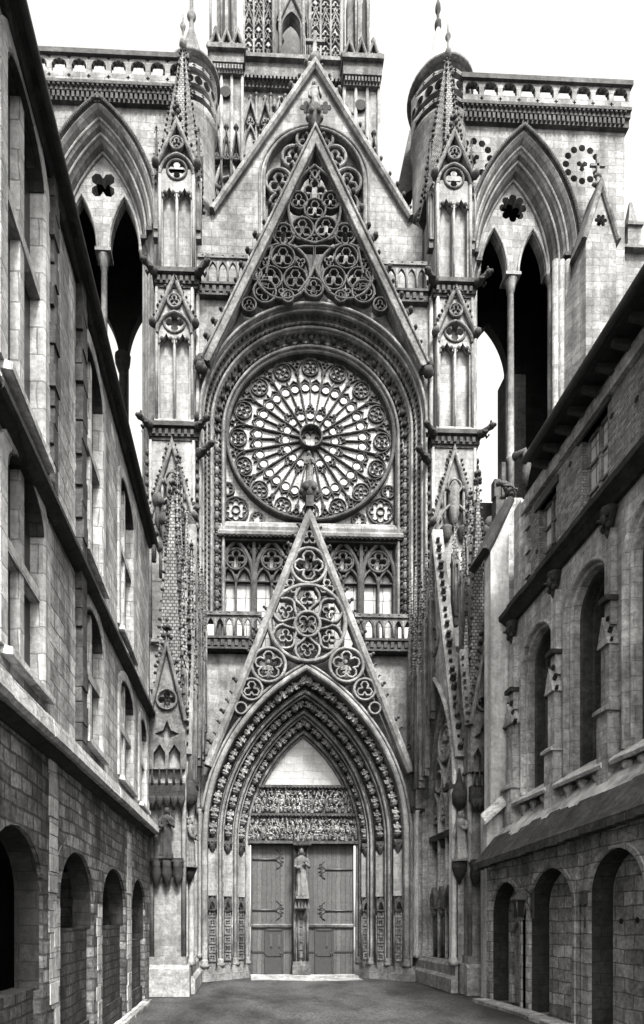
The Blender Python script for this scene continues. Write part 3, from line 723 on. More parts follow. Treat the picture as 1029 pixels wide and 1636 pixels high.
def buttress(cx, side, cxs, tipx):
    """side=-1 left, +1 right; inner face looks at the rose"""
    m = MB()
    st = ((30.45, 34.5, cxs[0], .8), (23.9, 30.0, cxs[1], .84), (14.6, 23.4, cxs[2], 1.0))
    for i, (z0, z1, x, hw) in enumerate(st): m.box(x-hw, x+hw, .28 - (.0 if i < 2 else .05), 2.6, z0, z1)
    m.box(cxs[2]-1.0, cxs[2]+1.0, .3, 2.4, 0, 14.6)
    B_ = m.build('buttress', M['panel'], FA)
    # front plates with two tall panels, roundel over
    def front(x, hw, z0, zs, z1, mat, rz, rr_, name, gz=None):
        p = MB(); c = .06; cols = ((x-hw+.2, x-c), (x+c, x+hw-.2))
        holes = []
        for a, b in cols: holes.append([(a, z0+.22)]+[(a, zs)]+[((a+b)/2-.06+.0, zs+.3), ((a+b)/2, zs+.42), ((a+b)/2+.06, zs+.3)]+[(b, zs)]+[(b, z0+.22)])
        f = foil(x, rz, rr_, 4, 0); holes.append(f)
        top = [(x+hw, z1), (x-hw, z1)] if gz is None else [(x+hw, z1), (x, gz), (x-hw, z1)]
        p.plate([(x-hw, z0), (x+hw, z0)]+top, holes, 0, .26)
        for q in (-1, 1): p.tube([(x+q*(hw-.08), -.03, z0), (x+q*(hw-.08), -.03, z1)], .07, 6)
        p.tube([(x, -.01, z0), (x, -.01, zs+.1)], .05, 6)
        p.extu([(.05, z0), (-.12, z0), (-.1, z0+.1), (-.03, z0+.2), (.05, z0+.24)], x-hw, x+hw)
        o = p.build(name, M[mat], B_)
        k = MB(); ring(k, x, rz, rr_+.06, .1, -.06, .2, 20)
        for a, b in cols:
            mm = (a+b)/2
            for q in (-1, 1): k.ball((mm+q*(b-a)*.33, .02, zs+.18), (.1, .1, .1), 6, 4)
        for xx in (x-hw+.13, x, x+hw-.13): k.box(xx-.07, xx+.07, -.05, .2, zs-.06, zs+.16)
        k.build('cusped_heads', M['soot'], o)
        return o
    x, hw = cxs[0], .8
    front(x, hw, 30.45, 33.7, 34.9, 'panel', P(284, 272, 0)[1] if side < 0 else P(724, 286, 0)[1], .36, 'panelled_front')
    def gablet(x, hw, zb, za, y0, rn, crk=9):
        g = MB(); g.sweep([(x-hw, zb), (x, za), (x+hw, zb)], sq(.16, y0-.12, y0+.2))
        h = (za-zb); ring(g, x, zb+h*.5, hw*.32, .08, y0-.08, y0+.1, 16); foilring(g, x, zb+h*.5, hw*.26, 3, .06, y0-.06, y0+.1, pi/2)
        g.sweep(pointed(x-hw*.85, x+hw*.85, zb-.35, zb+h*.28, 8), sq(.11, y0-.06, y0+.15))
        o = g.build('gablet', M['carve'], B_)
        c = MB(); crockets(c, (x-hw, zb), (x, za), crk, .17, y0, 1); crockets(c, (x+hw, zb), (x, za), crk, .17, y0, -1)
        for q in (-1, 1): c.ball((x+q*(hw+.06), y0-.12, zb-.02), (.17, .2, .17), 7, 5)
        c.build('crockets', M['soot'], o); return o
    gz = (P(284, 198, 0)[1] if side < 0 else P(724, 214, 0)[1])
    gb = P(284, 268, 0)[1] if side < 0 else P(724, 284, 0)[1]
    o = gablet(x, .84, gb, gz, -.05, 3, 8)
    f = MB(); finial(f, x, 0, gz, .95, 1.1); f.build('finial', M['soot'], o)
    k = MB(); k.plate([(x-.76, gb), (x+.76, gb), (x, gz-.1)], [foil(x, gb+.9, .2, 3, pi/2)], .1, .3); k.build('gablet_back', M['soot'], o)
    # scaled spire
    zt = P(*tipx, .9)[1]; xt_ = P(*tipx, .9)[0]
    s = MB(); spire(s, x, 1.25, 35.0, 1.12, xt_, 1.1, zt, 8, .07); SP = s.build('spire', M['scale'], B_)
    c = MB(); spire_crockets(c, x, 1.25, 35.0, 1.12, xt_, 1.1, zt, 26, .17, 8); c.build('crockets', M['soot'], SP)
    f = MB(); f.lathe(xt_, 1.0, [(.1, zt-.3), (.17, zt-.15), (.16, zt), (.05, zt+.12), (.05, zt+.5), (.13, zt+.7), (.04, zt+.9), (.02, zt+1.3)], 8); f.build('finial', M['carve'], SP)
    # corner pinnacles
    for q in (-1, 1):
        px_ = x+q*.92
        pinnacle(B_, px_, .35, 32.2, 34.6, 37.0, .26, 'corner_pinnacle', 'carve', 'soot', 4)
    # cornices
    for zc, xx, hw in ((30.1, cxs[0], .95), (23.55, cxs[1], 1.05)):
        g = MB(); g.box(xx-hw, xx+hw, -.12, 2.6, zc-.22, zc+.16); g.box(xx-hw-.1, xx+hw+.1, -.28, 2.6, zc+.12, zc+.3); g.box(xx-hw+.05, xx+hw-.05, -.05, 2.6, zc-.34, zc-.2)
        for i in range(7): g.box(xx-hw+.12+i*(2*hw-.2)/7, xx-hw+.12+i*(2*hw-.2)/7+.13, -.2, -.08, zc-.18, zc+.04)
        o = g.build('cornice', M['soot'], B_)
        for q in (-1, 1): gargoyle(B_, (xx+q*hw*.9, -.2, zc+.1), (q*.8, -.6, .25), .55)
    # second stage
    x, hw = cxs[1], .84
    rz = P(279, 515, 0)[1]
    front(x, hw, 23.95, P(279, 548, 0)[1], 29.75, 'panel', rz, .4, 'panelled_front')
    gablet(x, .86, P(279, 522, 0)[1], P(280, 447, 0)[1], -.08, 3, 10)
    # third stage: gabled niche
    x, hw = cxs[2], .92
    p = MB(); p.plate([(x-hw, 17.2), (x+hw, 17.2), (x+hw, 23.2), (x-hw, 23.2)], [pointed(x-.5, x+.5, 21.0, 22.0, 8, 19.7)], 0, .26)
    for q in (-1, 1):
        p.tube([(x+q*hw, -.03, 14.8), (x+q*hw, -.03, 23.2)], .07, 6)
    p.box(x-hw, x+hw, .02, .26, 14.6, 17.25)
    o = p.build('panelled_front', M['panel'], B_)
    k = MB()
    for q in (-1, 1): k.lathe(x+q*.38, -.1, [(.05, 19.05), (.2, 19.2), (.24, 19.5), (.26, 19.6), (.26, 19.68)], 8)
    for q in (-1, 0, 1): k.box(x+q*.42-.1, x+q*.42+.1, -.2, .1, 19.66, 19.74)
    k.build('corbels', M['soot'], o)
    k = MB(); k.lathe(x, .02, [(.0, 19.85), (.16, 20.0), (.26, 20.6), (.26, 21.4), (.12, 21.9), (.0, 22.0)], 8)
    for q in (-1, 1):
        k.tube([(x+q*.42, -.06, 19.75), (x+q*.42, -.06, 21.3)], .06, 6); k.ball((x+q*.42, -.08, 21.4), .13, 6, 4); k.ball((x+q*.55, -.05, 20.8), (.08, .1, .2), 6, 4); k.ball((x+q*.6, -.05, 20.1), (.08, .1, .16), 6, 4)
    k.build('niche_carving', M['carve'], o)
    gablet(x, .92, 19.9, P(725, 722, 0)[1], -.08, 3, 16)
    # side crockets on the inner return
    c = MB()
    xi = x - side*1.12
    for i in range(16): c.ball((xi, .1+RR(-.05, .05), 16.6+i*.42), (.13, .13, .12), 6, 4)
    xi = x + side*1.06
    for i in range(14): c.ball((xi, .1+RR(-.05, .05), 16.9+i*.45), (.12, .13, .12), 6, 4)
    c.build('crockets', M['soot'], o)
    gargoyle(B_, (x-side*1.1, -.05, 22.6), (-side*.75, -.65, .12), .75)
    # clustered shafts on the return towards the rose
    s = MB()
    for i in range(3): s.tube([(cxs[1]-side*(.98+.05*i), .2+.3*i, 6.5), (cxs[1]-side*(.98+.05*i), .2+.3*i, 30)], .09, 6)
    s.build('shafts', M['fac'], B_)
    return B_
BL = buttress(-2.68, -1, (-2.62, -2.72, -2.82), (292, 62)); BL['label'] = 'left buttress with its scaled spire'
BR = buttress(9.45, 1, (9.42, 9.47, 9.42), (717, 78)); BR['label'] = 'right buttress with its scaled spire'
# ---- stair turrets --------------------------------------------------------------------------------
def bent(mb, cx, cy, R, a0, a1, holes, z0, z1, th, n=24):
    """ring wall with round openings: flat plate in (angle*R, z) wrapped on a cylinder"""
    q = MB(); L0, L1 = a0*R, a1*R
    pts = [(L0+(L1-L0)*i/n, z0) for i in range(n+1)]+[(L0+(L1-L0)*i/n, z1) for i in range(n, -1, -1)]
    q.plate(pts, holes, 0, th)
    vs = [(cx+(R-w)*cos(u/R), cy+(R-w)*sin(u/R), z) for u, w, z in q.v]
    mb.add(vs, q.f)
def turret(pxc, pyr, pxb, pyb, R, lab):
    dc = 2.9; cx = P(pxc, 200, dc)[0]; m = MB()
    zt = P(pxc, pyr, dc-R)[1]; zb = P(pxb, pyb, dc-.3)[1]
    m.lathe(cx, dc, [(.35, zb-1.5), (R*.75, zb-.7), (R*.97, zb-.05), (R*.97, zb), (R+.08, zb+.05), (R+.08, zb+.28), (R, zb+.36), (R, zt-2.3), (R+.12, zt-2.15)], 36)
    T_ = m.build('stair_turret', M['pale'], FA); T_['label'] = lab
    p = MB(); Rp = R+.12; holes = []
    n = 9
    for i in range(n):
        u = (pi+pi*(i+.5)/n)*Rp; z = zt-1.15
        holes.append(circ(u, z, .42*min(1, Rp*pi/n/2/.47)*1.0, 14))
        for dz in (.62, -.62): holes.append(foil(u+Rp*pi/n/2*.98, z+dz, .09, 4, 0, 3)) if i < n-1 else None
    bent(p, cx, dc, Rp, pi, 2*pi, holes, zt-2.15, zt-.1, .22, 36)
    p.build('pierced_parapet', M['pale'], T_)
    p = MB(); p.lathe(cx, dc, [(R-.3, zt-2.2), (R-.3, zt-.2)], 24); p.build('parapet_core', M['dark'], T_)
    p = MB(); p.lathe(cx, dc, [(Rp-.25, zt-.12), (Rp+.03, zt-.12), (Rp+.05, zt-.05), (Rp+.13, zt-.02), (Rp+.15, zt+.08), (Rp+.05, zt+.14), (Rp-.3, zt+.15)], 40); p.build('rim_moulding', M['carve'], T_)
    p = MB(); p.box(cx+.5, cx+.62, dc-R-.02, dc, zt-6.2, zt-4.6); p.build('slit_window', M['dark'], T_)
    return cx, dc, zt, T_
cx, dc, zt, T_ = turret(306, 90, 310, 352, 1.12, 'left stair turret')
f = MB(); x, z = P(305, 40, dc); f.lathe(cx, dc, [(1.0, zt), (.5, zt+1.6), (.12, z-.2), (.1, z+.2), (.22, z+.4), (.1, z+.6), (.08, z+1.2), (.16, z+1.5), (.05, z+1.8)], 12); f.build('cone_roof', M['carve'], T_)
cx, dc, zt, T_ = turret(703, 97, 690, 352, 1.3, 'right stair turret')
f = MB(); z = P(700, 52, dc)[1]; f.lathe(cx-.1, dc, [(1.0, zt), (.55, zt+1.2), (.1, z), (.1, z+.15)], 12); f.build('cone_roof', M['tymp'], T_)
f = MB(); f.lathe(cx-.1, dc, [(.08, z), (.09, z+.1), (.17, z+.3), (.15, z+.5), (.06, z+.65), (.07, z+.9), (.14, z+1.1), (.12, z+1.3), (.03, z+1.6)], 8); f.build('finial', M['black'], T_)
g = MB(); g.plate(PL([(661, 178), (663, 300), (640, 314), (635, 303)], 4.5), [], 4.5, 6.0); g.build('sloping_roof_edge', M['slate'], FA)
# ================================================================== FLANKING TOWERS with open belfry arches
def tower(side, pxl, pxr, apex, hw_, zs_, foiln, name, label):
    DT = 2.0; TD = 6.7
    x0, x1 = P(pxl, 300, DT)[0], P(pxr, 300, DT)[0]
    cx, za = P(*apex, DT)
    zs = zs_
    T = thing('flanking_tower', ((x0+x1)/2, DT, 0), label, 'tower')
    ztop = P(apex[0], apex[1], DT)[1]+1.0
    g = MB(); hole = pointed(cx-hw_, cx+hw_, zs, za, 20, 12)
    rh = []; 
    zcor = P(pxl if side < 0 else pxr, 160 if side < 0 else 208, DT)[1]
    if side > 0:
        for q in ((930, 263), (757, 252)):
            c = P(*q, DT)
            rh += [circ(c[0]+.78*cos(k*pi/6), c[1]+.78*sin(k*pi/6), .165, 10) for k in range(12) if not (q[0] == 757 and cos(k*pi/6) < -.6)]
            rh.append(foil(c[0], c[1]-.05, .3, 3, -pi/2, 4))
    g.plate([(x0, 0), (cx-hw_, 0)]+hole+[(cx+hw_, 0), (x1, 0), (x1, zcor+1.0), (x0, zcor+1.0)], rh, DT, DT+.45)
    g.box(x0, x0+.5, DT+.45, DT+TD, 10, zcor+.8); g.box(x1-.5, x1, DT+.45, DT+TD, 10, zcor+.8)
    wl = g.build('wall', M['pale'], T)
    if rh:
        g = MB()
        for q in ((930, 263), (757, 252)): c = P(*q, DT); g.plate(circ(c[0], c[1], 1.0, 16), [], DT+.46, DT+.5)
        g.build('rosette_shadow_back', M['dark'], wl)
    # stepped arch mouldings
    steps = [(0, DT-.1), (.1, DT-.14), (.2, DT-.02), (.3, DT+.25), (.38, DT+.2), (.48, DT+.3), (.55, DT+.6), (.66, DT+.55), (.74, DT+.68), (.8, DT+1.0), (.9, DT+1.05)]
    rows = []
    for o, w_ in steps:
        f = 1-o/hw_; p = pointed(cx-hw_+o, cx+hw_-o, zs, zs+(za-zs)*(1-o*1.25/(za-zs)), 20)
        rows.append([(a, w_, b) for a, b in p])
    g = MB(); g.strip(rows); AR = g.build('belfry_arch', M['pale'], T)
    g = MB(); hp = pointed(cx-hw_-.08, cx+hw_+.08, zs, za+.1, 20); g.sweep(hp, sq(.2, DT-.2, DT+.1))
    for i in range(0, len(hp)-1):
        for t in (0, .33, .66): q = lerp(hp[i], hp[i+1], t); g.ball((q[0], DT-.2, q[1]), .1, 5, 4)
    g.build('hood_mould', M['soot'], AR)
    g = MB()
    for o, w_ in ((.34, DT+.2), (.6, DT+.5), (.86, DT+.95)): g.sweep(pointed(cx-hw_+o, cx+hw_-o, zs, za-o*1.25, 20), roll(.12, w_-.06, w_+.1))
    g.build('arch_rolls', M['fac'], AR)
    # tracery plate
    o = .9; a, b = cx-hw_+o, cx+hw_-o; zA = za-o*1.25
    cw = .33; zl = P(apex[0], 331 if side > 0 else 275, DT)[1]
    ol = pointed(a-.05, b+.05, zs-.1, zA+.05, 14)
    rl = pointed(cx+cw, b-.12, zs-.1, zl, 8)[::-1]; ll = pointed(a+.12, cx-cw, zs-.1, zl, 8)[::-1]
    rcz = P(apex[0], 292 if side > 0 else 253, DT)[1]
    g = MB(); g.plate(ol+rl+ll, [foil(cx, rcz, .68, foiln, pi/4 if foiln == 4 else pi/2, 5)], DT+1.0, DT+1.4)
    g.build('tracery_plate', M['pale'], AR)
    g = MB()
    for p in (pointed(cx+cw-.08, b-.04, zs-.1, zl+.16, 8), pointed(a+.04, cx-cw+.08, zs-.1, zl+.16, 8)): g.sweep(p, roll(.12, DT+.9, DT+1.1))
    g.build('lancet_mouldings', M['fac'], AR)
    g = MB(); g.lathe(cx, DT+1.25, [(.17, 12), (.17, 25.2), (.23, 25.3), (.23, 25.45), (.17, 25.55), (.15, zs-.75), (.2, zs-.7), (.2, zs-.5), (.3, zs-.26), (.32, zs-.2), (.24, zs-.19), (.24, zs-.16)], 14); g.box(cx-.38, cx+.38, DT+.9, DT+1.6, zs-.17, zs-.02); g.build('column', M['fac'], AR)
    for q in (-1, 1):
        g = MB()
        for o, w_, r in ((.2, .3, .12), (.38, .45, .14), (.55, .62, .11), (.7, .85, .13), (.85, 1.05, .12)):
            g.lathe(cx+q*(hw_-o+.1), DT+w_, [(r, 11), (r, 26.0), (r+.05, 26.1), (r, 26.25), (r, zs-.6), (r+.02, zs-.5), (r+.13, zs-.15), (r+.13, zs-.05)], 8)
        g.build('jamb_shafts', M['fac'], AR)
        g = MB()
        for o, w_ in ((0., .0), (.3, .25), (.6, .6)): g.box(min(cx+q*(hw_-o+.25), cx+q*(hw_-o-.25)), max(cx+q*(hw_-o+.25), cx+q*(hw_-o-.25)), DT+w_-.22, DT+w_+.6, zs-.14, zs+.02)
        g.build('impost', M['soot'], AR)
    # shell behind: jambs, far wall with its own lancets, floor of the bell stage
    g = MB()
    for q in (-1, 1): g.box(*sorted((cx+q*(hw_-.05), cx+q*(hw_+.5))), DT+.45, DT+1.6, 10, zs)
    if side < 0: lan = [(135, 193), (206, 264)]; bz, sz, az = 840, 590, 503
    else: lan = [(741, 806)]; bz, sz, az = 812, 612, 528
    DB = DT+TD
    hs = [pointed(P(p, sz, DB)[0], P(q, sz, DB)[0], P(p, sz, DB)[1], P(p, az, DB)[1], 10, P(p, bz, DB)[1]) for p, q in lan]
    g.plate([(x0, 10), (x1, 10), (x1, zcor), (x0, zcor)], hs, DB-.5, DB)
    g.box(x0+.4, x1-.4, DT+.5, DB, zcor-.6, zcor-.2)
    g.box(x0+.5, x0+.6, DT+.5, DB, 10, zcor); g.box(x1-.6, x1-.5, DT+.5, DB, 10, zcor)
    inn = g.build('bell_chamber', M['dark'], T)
    if side < 0:
        g = MB(); c = P(199.5, 600, DB); g.lathe(c[0], DB-.6, [(.16, 12), (.16, c[1]-.6), (.2, c[1]-.5), (.42, c[1]+.1), (.46, c[1]+.5), (.3, c[1]+.6)], 10); g.build('rear_column', M['black'], T)
    else:
        c = P(804, 615, DB); g = MB(); g.box(c[0]-.15, c[0]+.5, DB-1., DB-.4, c[1]-.2, c[1]+.15); g.build('rear_capital', M['black'], T)
        c = P(822, 700, 6)
        g = MB(); g.box(P(808, 700, 6)[0], P(840, 700, 6)[0], 6, 7, 12, P(822, 598, 6)[1]); g.build('inner_pier', M['soot'], T)
    # cornice and pierced parapet
    pt = P(pxl if side < 0 else pxr, 97 if side < 0 else 152, DT)[1]; xe0, xe1 = x0-.1, x1+.1
    g = MB(); zc = zcor
    g.box(xe0, xe1, DT-.18, DT+.8, zc-.12, zc+.2); g.box(xe0, xe1, DT-.3, DT+.8, zc+.2, zc+.42); g.box(xe0, xe1, DT-.4, DT+.8, zc+.42, zc+.56)
    k = int((xe1-xe0)/.22)
    for i in range(k): g.box(xe0+i*.22, xe0+i*.22+.12, DT-.29, DT-.15, zc-.08, zc+.18); g.ball((xe0+i*.22+.1, DT-.36, zc+.34), (.07, .07, .06), 5, 4)
    g.build('cornice', M['soot'], T)
    g = MB(); z0 = zc+.56; z1 = pt-.2; n = max(4, round((x1-x0)/.9)); stp = (x1-x0)/n; mz = (z0+z1)/2+.08
    hs = []
    for i in range(n):
        u = x0+(i+.5)*stp
        hs.append([(u-.33, mz-.25), (u-.33, mz+.02)]+[(u-.33*cos(pi*j/8), mz+.05+.3*sin(pi*j/8)) for j in range(9)]+[(u+.33, mz-.25)])
        if i: hs += [foil(u-stp/2, mz+.42, .1, 4, 0, 3), foil(u-stp/2, mz-.42, .1, 4, 0, 3)]
    g.plate([(x0, z0), (x1, z0), (x1, z1), (x0, z1)], hs, DT-.38, DT-.2)
    PA = g.build('pierced_parapet', M['pale'], T)
    g = MB()
    for i in range(n):
        u = x0+(i+.5)*stp
        for j in (1, 3, 5, 7): g.ball((u-.31*cos(pi*j/8), DT-.29, mz+.05+.28*sin(pi*j/8)), (.07, .12, .07), 5, 4)
    g.build('cusps', M['soot'], PA)
    g = MB(); g.box(xe0, xe1, DT-.5, DT-.1, z1, z1+.22); g.build('coping', M['soot'], PA)
    return T, DT, zcor
tower(-1, 20, 300, (157, 165), 2.72, 34.75, 4, 'left', 'pale stone tower left of the rose window, its twin lancet arch under a cross-shaped opening')
TR, DT, zc = tower(1, 735, 998, (835, 212), 2.62, P(925, 402, 2.)[1], 8, 'right', 'pale stone tower right of the rose window, with rosette holes beside its twin lancet arch')
# gabled buttress at the outer corner of the right tower
g = MB(); x0, x1 = P(936, 400, .8)[0], P(984, 400, .8)[0]; zb = P(960, 385, .8)[1]; za = P(957, 296, .8)[1]; xm = (x0+x1)/2
g.plate([(x0, 10), (x1, 10), (x1, zb), (xm, za-.3), (x0, zb)], [foil(xm, P(960, 352, .8)[1], .3, 6, 0, 4)], .8, 1.1); g.box(x0, x1, 1.1, 2.0, 10, zb)
o = g.build('corner_buttress', M['pale'], TR)
g = MB(); g.sweep([(x0-.1, zb), (xm, za), (x1+.1, zb)], sq(.22, .65, 1.9)); g.build('gable_coping', M['carve'], o)
g = MB(); g.box(xm-.06, xm+.06, 1., 1.12, za-.1, za+1.7); g.box(xm-.35, xm+.35, 1., 1.1, za+1.15, za+1.27)
for k in range(2): g.ball((xm, 1.05, za+.35+k*.4), (.3-.1*k, .12, .1), 7, 4)
g.build('gable_cross', M['carve'], o)
g = MB(); xa = P(906, 450, 1.4)[0]
g.add([(x0, .8, zb-.2), (x0, 2., zb-.2), (xa, 2., zb-2.2), (x0, .8, 10), (xa, 2., 10)], [(0, 1, 2), (0, 2, 4, 3)]); g.build('splayed_flank', M['pale'], o)
g = MB()
for q in range(4): g.lathe(P(889+q*10, 500, 1.8)[0], 1.9, [(.14, 12), (.14, P(900, 418, 1.9)[1])], 8)
g.build('buttress_shafts', M['pale'], o)
# lower outer wall and stump of a pinnacle
NW = thing('nave_wall', (20, 4, 0), 'low pale stone wall right of the right tower, topped by one broken pinnacle', 'wall')
g = MB(); xa, xb = P(984, 430, 4)[0], P(1060, 430, 4)[0]; zt = P(1000, 405, 4)[1]
g.box(xa, xb, 4, 4.8, 10, zt); g.build('wall', M['pale'], NW)
g = MB(); g.extu([(3.7, zt), (3.75, zt+.2), (4., zt+.35), (4.9, zt+.35), (4.9, zt)], xa-.1, xb); g.build('coping', M['carve'], NW)
g = MB(); x = P(1014, 380, 4)[0]; z1 = P(1014, 312, 4)[1]
g.box(x-.35, x+.35, 4.0, 4.7, zt+.3, zt+1.5); g.box(x-.42, x+.42, 3.9, 4.8, zt+1.4, zt+1.55); spire(g, x, 4.35, zt+1.5, .4, x, 4.35, z1, 4, .08, pi/4); g.build('pinnacle', M['pale'], NW)
# ================================================================== LANTERN TOWER far behind
LD = 20.
LT = thing('lantern_tower', (4.5, LD+5, 0), 'openwork gothic lantern tower rising behind the central gable', 'tower')
g = MB()
x0, x1 = P(388, 120, LD+1.2)[0], P(550, 120, LD+1.2)[0]
zc0, zc1 = P(470, 150, LD+1.2)[1], P(470, 113, LD+1.2)[1]
g.box(x0, x1, LD+1.2, LD+9, 35, zc0)
LB = g.build('drum_wall', M['fac'], LT)
g = MB()
for k in range(7):
    xx = x0+.6+k*(x1-x0-1.2)/6
    for zz_ in (zc0-3.2, zc0-8.5):
        g.sweep([(xx-.6, zz_), (xx, zz_+2.2), (xx+.6, zz_)], sq(.16, LD+.8, LD+1.3)); g.sweep(pointed(xx-.5, xx+.5, zz_-1.5, zz_+.3, 6, zz_-4.5), sq(.14, LD+.95, LD+1.3)); foilring(g, xx, zz_+.55, .3, 3, .1, LD+.95, LD+1.3, pi/2); g.ball((xx, LD+1., zz_+2.4), .2, 6, 4)
    g.tube([(xx-.68, LD+1., 40), (xx-.68, LD+1., zc0-.6)], .09, 5); g.ball((xx-.68, LD+1., zc0-.5), .16, 6, 4)
g.build('blind_arcade', M['carve'], LB)
g = MB(); g.box(x0, x1, LD+.9, LD+9, zc0, zc0+.5); g.box(x0, x1, LD+.6, LD+9, zc0+.5, zc1-.3); g.box(x0, x1, LD+.3, LD+9, zc1-.3, zc1)
for i in range(26): g.box(x0+i*.3, x0+i*.3+.16, LD+.45, LD+.9, zc0+.1, zc0+.45)
g.build('cornice', M['carve'], LT)
for s, (a, b, ytop, ybase) in enumerate(((333, 391, 85, 118), (546, 610, 101, 138))):
    xa, xb = P(a, 110, LD)[0], P(b, 110, LD)[0]; cx = (xa+xb)/2; hw = (xb-xa)/2*.86
    zt, zl = P(a, ytop, LD)[1], P(a, ybase, LD)[1]
    g = MB(); g.box(cx-hw, cx+hw, LD+.2, LD+3, 35, zl)
    for q in (-1, -.33, .33, 1): g.tube([(cx+q*hw, LD+.1, 40), (cx+q*hw, LD+.1, zl)], .13, 6)
    for k in range(3):
        zz_ = 45+k*6.5
        g.sweep([(cx-hw, zz_), (cx, zz_+4), (cx+hw, zz_)], sq(.25, LD-.2, LD+.3)); ring(g, cx, zz_+1.2, hw*.4, .16, LD-.1, LD+.3, 14); g.sweep(pointed(cx-hw*.8, cx+hw*.8, zz_-2.5, zz_+.6, 8, zz_-4), sq(.2, LD-.1, LD+.3))
        g.ball((cx, LD-.1, zz_+4.3), .3, 6, 5)
        for q in (-.5, .5): g.lathe(cx+q*hw, LD, [(.12, zz_-3.6), (.3, zz_-3.2), (.22, zz_-1.4), (.0, zz_-1)], 7)
    o = g.build('corner_turret', M['fac'], LT)
    g = MB()
    for k in range(5):
        zz_ = 42+k*4.6
        for q in (-.62, 0, .62):
            xx = cx+q*hw; g.sweep([(xx-hw*.32, zz_), (xx, zz_+2.4), (xx+hw*.32, zz_)], sq(.16, LD-.5, LD+.1)); g.ball((xx, LD-.4, zz_+2.6), .22, 6, 4); g.tube([(xx-hw*.32, LD-.4, zz_-2), (xx-hw*.32, LD-.4, zz_+.6)], .1, 5)
            foilring(g, xx, zz_+.4, hw*.2, 3, .12, LD-.4, LD, pi/2)
    g.build('blind_gablets', M['soot'], o)
    g = MB(); g.plate(circ(cx-.1, P(a, 145 if s == 0 else 166, LD)[1], .42, 14), [], LD-.02, LD+.02+.1); g.build('round_opening', M['dark'], o)
    g = MB(); g.box(cx-hw*1.05, cx+hw*1.05, LD-.1, LD+3.3, zl, zl+.5); g.box(cx-hw*1.12, cx+hw*1.12, LD-.35, LD+3.3, zl+.5, zt-.35); g.box(cx-hw*1.2, cx+hw*1.2, LD-.6, LD+3.3, zt-.35, zt)
    for i in range(11): g.box(cx-hw+i*hw*.19, cx-hw+i*hw*.19+.14, LD-.3, LD, zl+.1, zl+.42)
    g.build('cornice', M['carve'], o)
    g = MB()      # octagonal shaft with slits, canopied foot
    g.lathe(cx, LD+1.5, [(hw*.72, zt), (hw*.72, zt+7)], 8, rot=pi/8, sm=False)
    g.build('octagon_shaft', M['fac'], o)
    for q in (-.36, .36):
        g = MB(); g.plate(pointed(cx+q*hw*.7-.17, cx+q*hw*.7+.17, zt+5.5, zt+6, 5, zt+1.6), [], LD+1.5-hw*.67-.04, LD+1.5-hw*.67+.1)
        g.build('slit_window', M['dark'], o)
    g = MB()
    for q in (-.7, 0, .7):
        xx = cx+q*hw; g.sweep([(xx-.5, zt+.6), (xx, zt+2.0), (xx+.5, zt+.6)], sq(.2, LD, LD+.5)); g.ball((xx, LD+.2, zt+2.1), .2, 6, 4); g.ball((xx-.5, LD+.1, zt+.7), .25, 6, 4); g.ball((xx+.5, LD+.1, zt+.7), .25, 6, 4)
        g.tube([(xx-.4, LD+.3, zt), (xx-.4, LD+.3, zt+7)], .09, 6)
    g.build('canopies', M['carve'], o)
# tall openwork windows between: near and far screens
def screen(d, xa, xb, z0, z1, w_, seed):
    rnd = random.Random(seed); g = MB(); n = max(3, round((xb-xa)/1.1)); st = (xb-xa)/n
    for i in range(n+1): g.box(xa+i*st-w_/2, xa+i*st+w_/2, d, d+.35, z0, z1)
    for i in range(n):
        c0 = xa+(i+.5)*st; z = z0+.2
        g.sweep(pointed(xa+i*st, xa+(i+1)*st, z0+4.5, z0+6.4, 6), sq(w_*.8, d+.05, d+.3))
        while z < z1:
            foilring(g, c0, z+.62, st*.46, rnd.choice((3, 4)), w_*.55, d+.05, d+.3, rnd.choice((pi/2, 0, -pi/2)), 4); z += 1.2
            g.sweep([(c0-st/2, z-.2), (c0-st*.12, z+.25), (c0, z+.6), (c0+st*.12, z+.25), (c0+st/2, z-.2)], sq(w_*.5, d+.05, d+.3))
    return g.build('openwork_screen', M['fac'], LT)
screen(LD+2.2, x0+.1, P(437, 60, LD+2)[0], zc1, zc1+8, .13, 1); screen(LD+2.2, P(497, 60, LD+2)[0], x1-.1, zc1, zc1+8, .13, 2)
screen(LD+11, x0+.5, x1+2.0, zc1, zc1+12, .1, 3)
g = MB(); xa, xb = P(437, 60, LD+1.5)[0], P(495, 60, LD+1.5)[0]; xm = (xa+xb)/2
g.plate([(xa, zc1), (xb, zc1), (xb, zc1+8), (xa, zc1+8)], [pointed(xm-.75, xm+.75, zc1+4, zc1+5.3, 6, zc1+1.2), pointed(xa+.2, xm-1., zc1+4, zc1+5, 5, zc1+.8), pointed(xm+1., xb-.2, zc1+4, zc1+5, 5, zc1+.8)], LD+1.6, LD+2.4)
for q in (xa, xa+.5, xb-.5, xb): g.tube([(q, LD+1.5, zc1), (q, LD+1.5, zc1+8)], .14, 6)
g.sweep([(xm-1.1, zc1+4.2), (xm, zc1+6.6), (xm+1.1, zc1+4.2)], sq(.18, LD+1.4, LD+1.7))
g.build('centre_pier', M['carve'], LT)
g = MB(); g.lathe(xm, LD+6, [(1.3, zc1-1), (1.3, zc1+12)], 12)
for k in range(12): g.ball((xm+1.3*cos(k*2.1), LD+6+1.3*sin(k*2.1), zc1+k*.7), .3, 6, 4)
g.build('stair_core', M['soot'], LT)
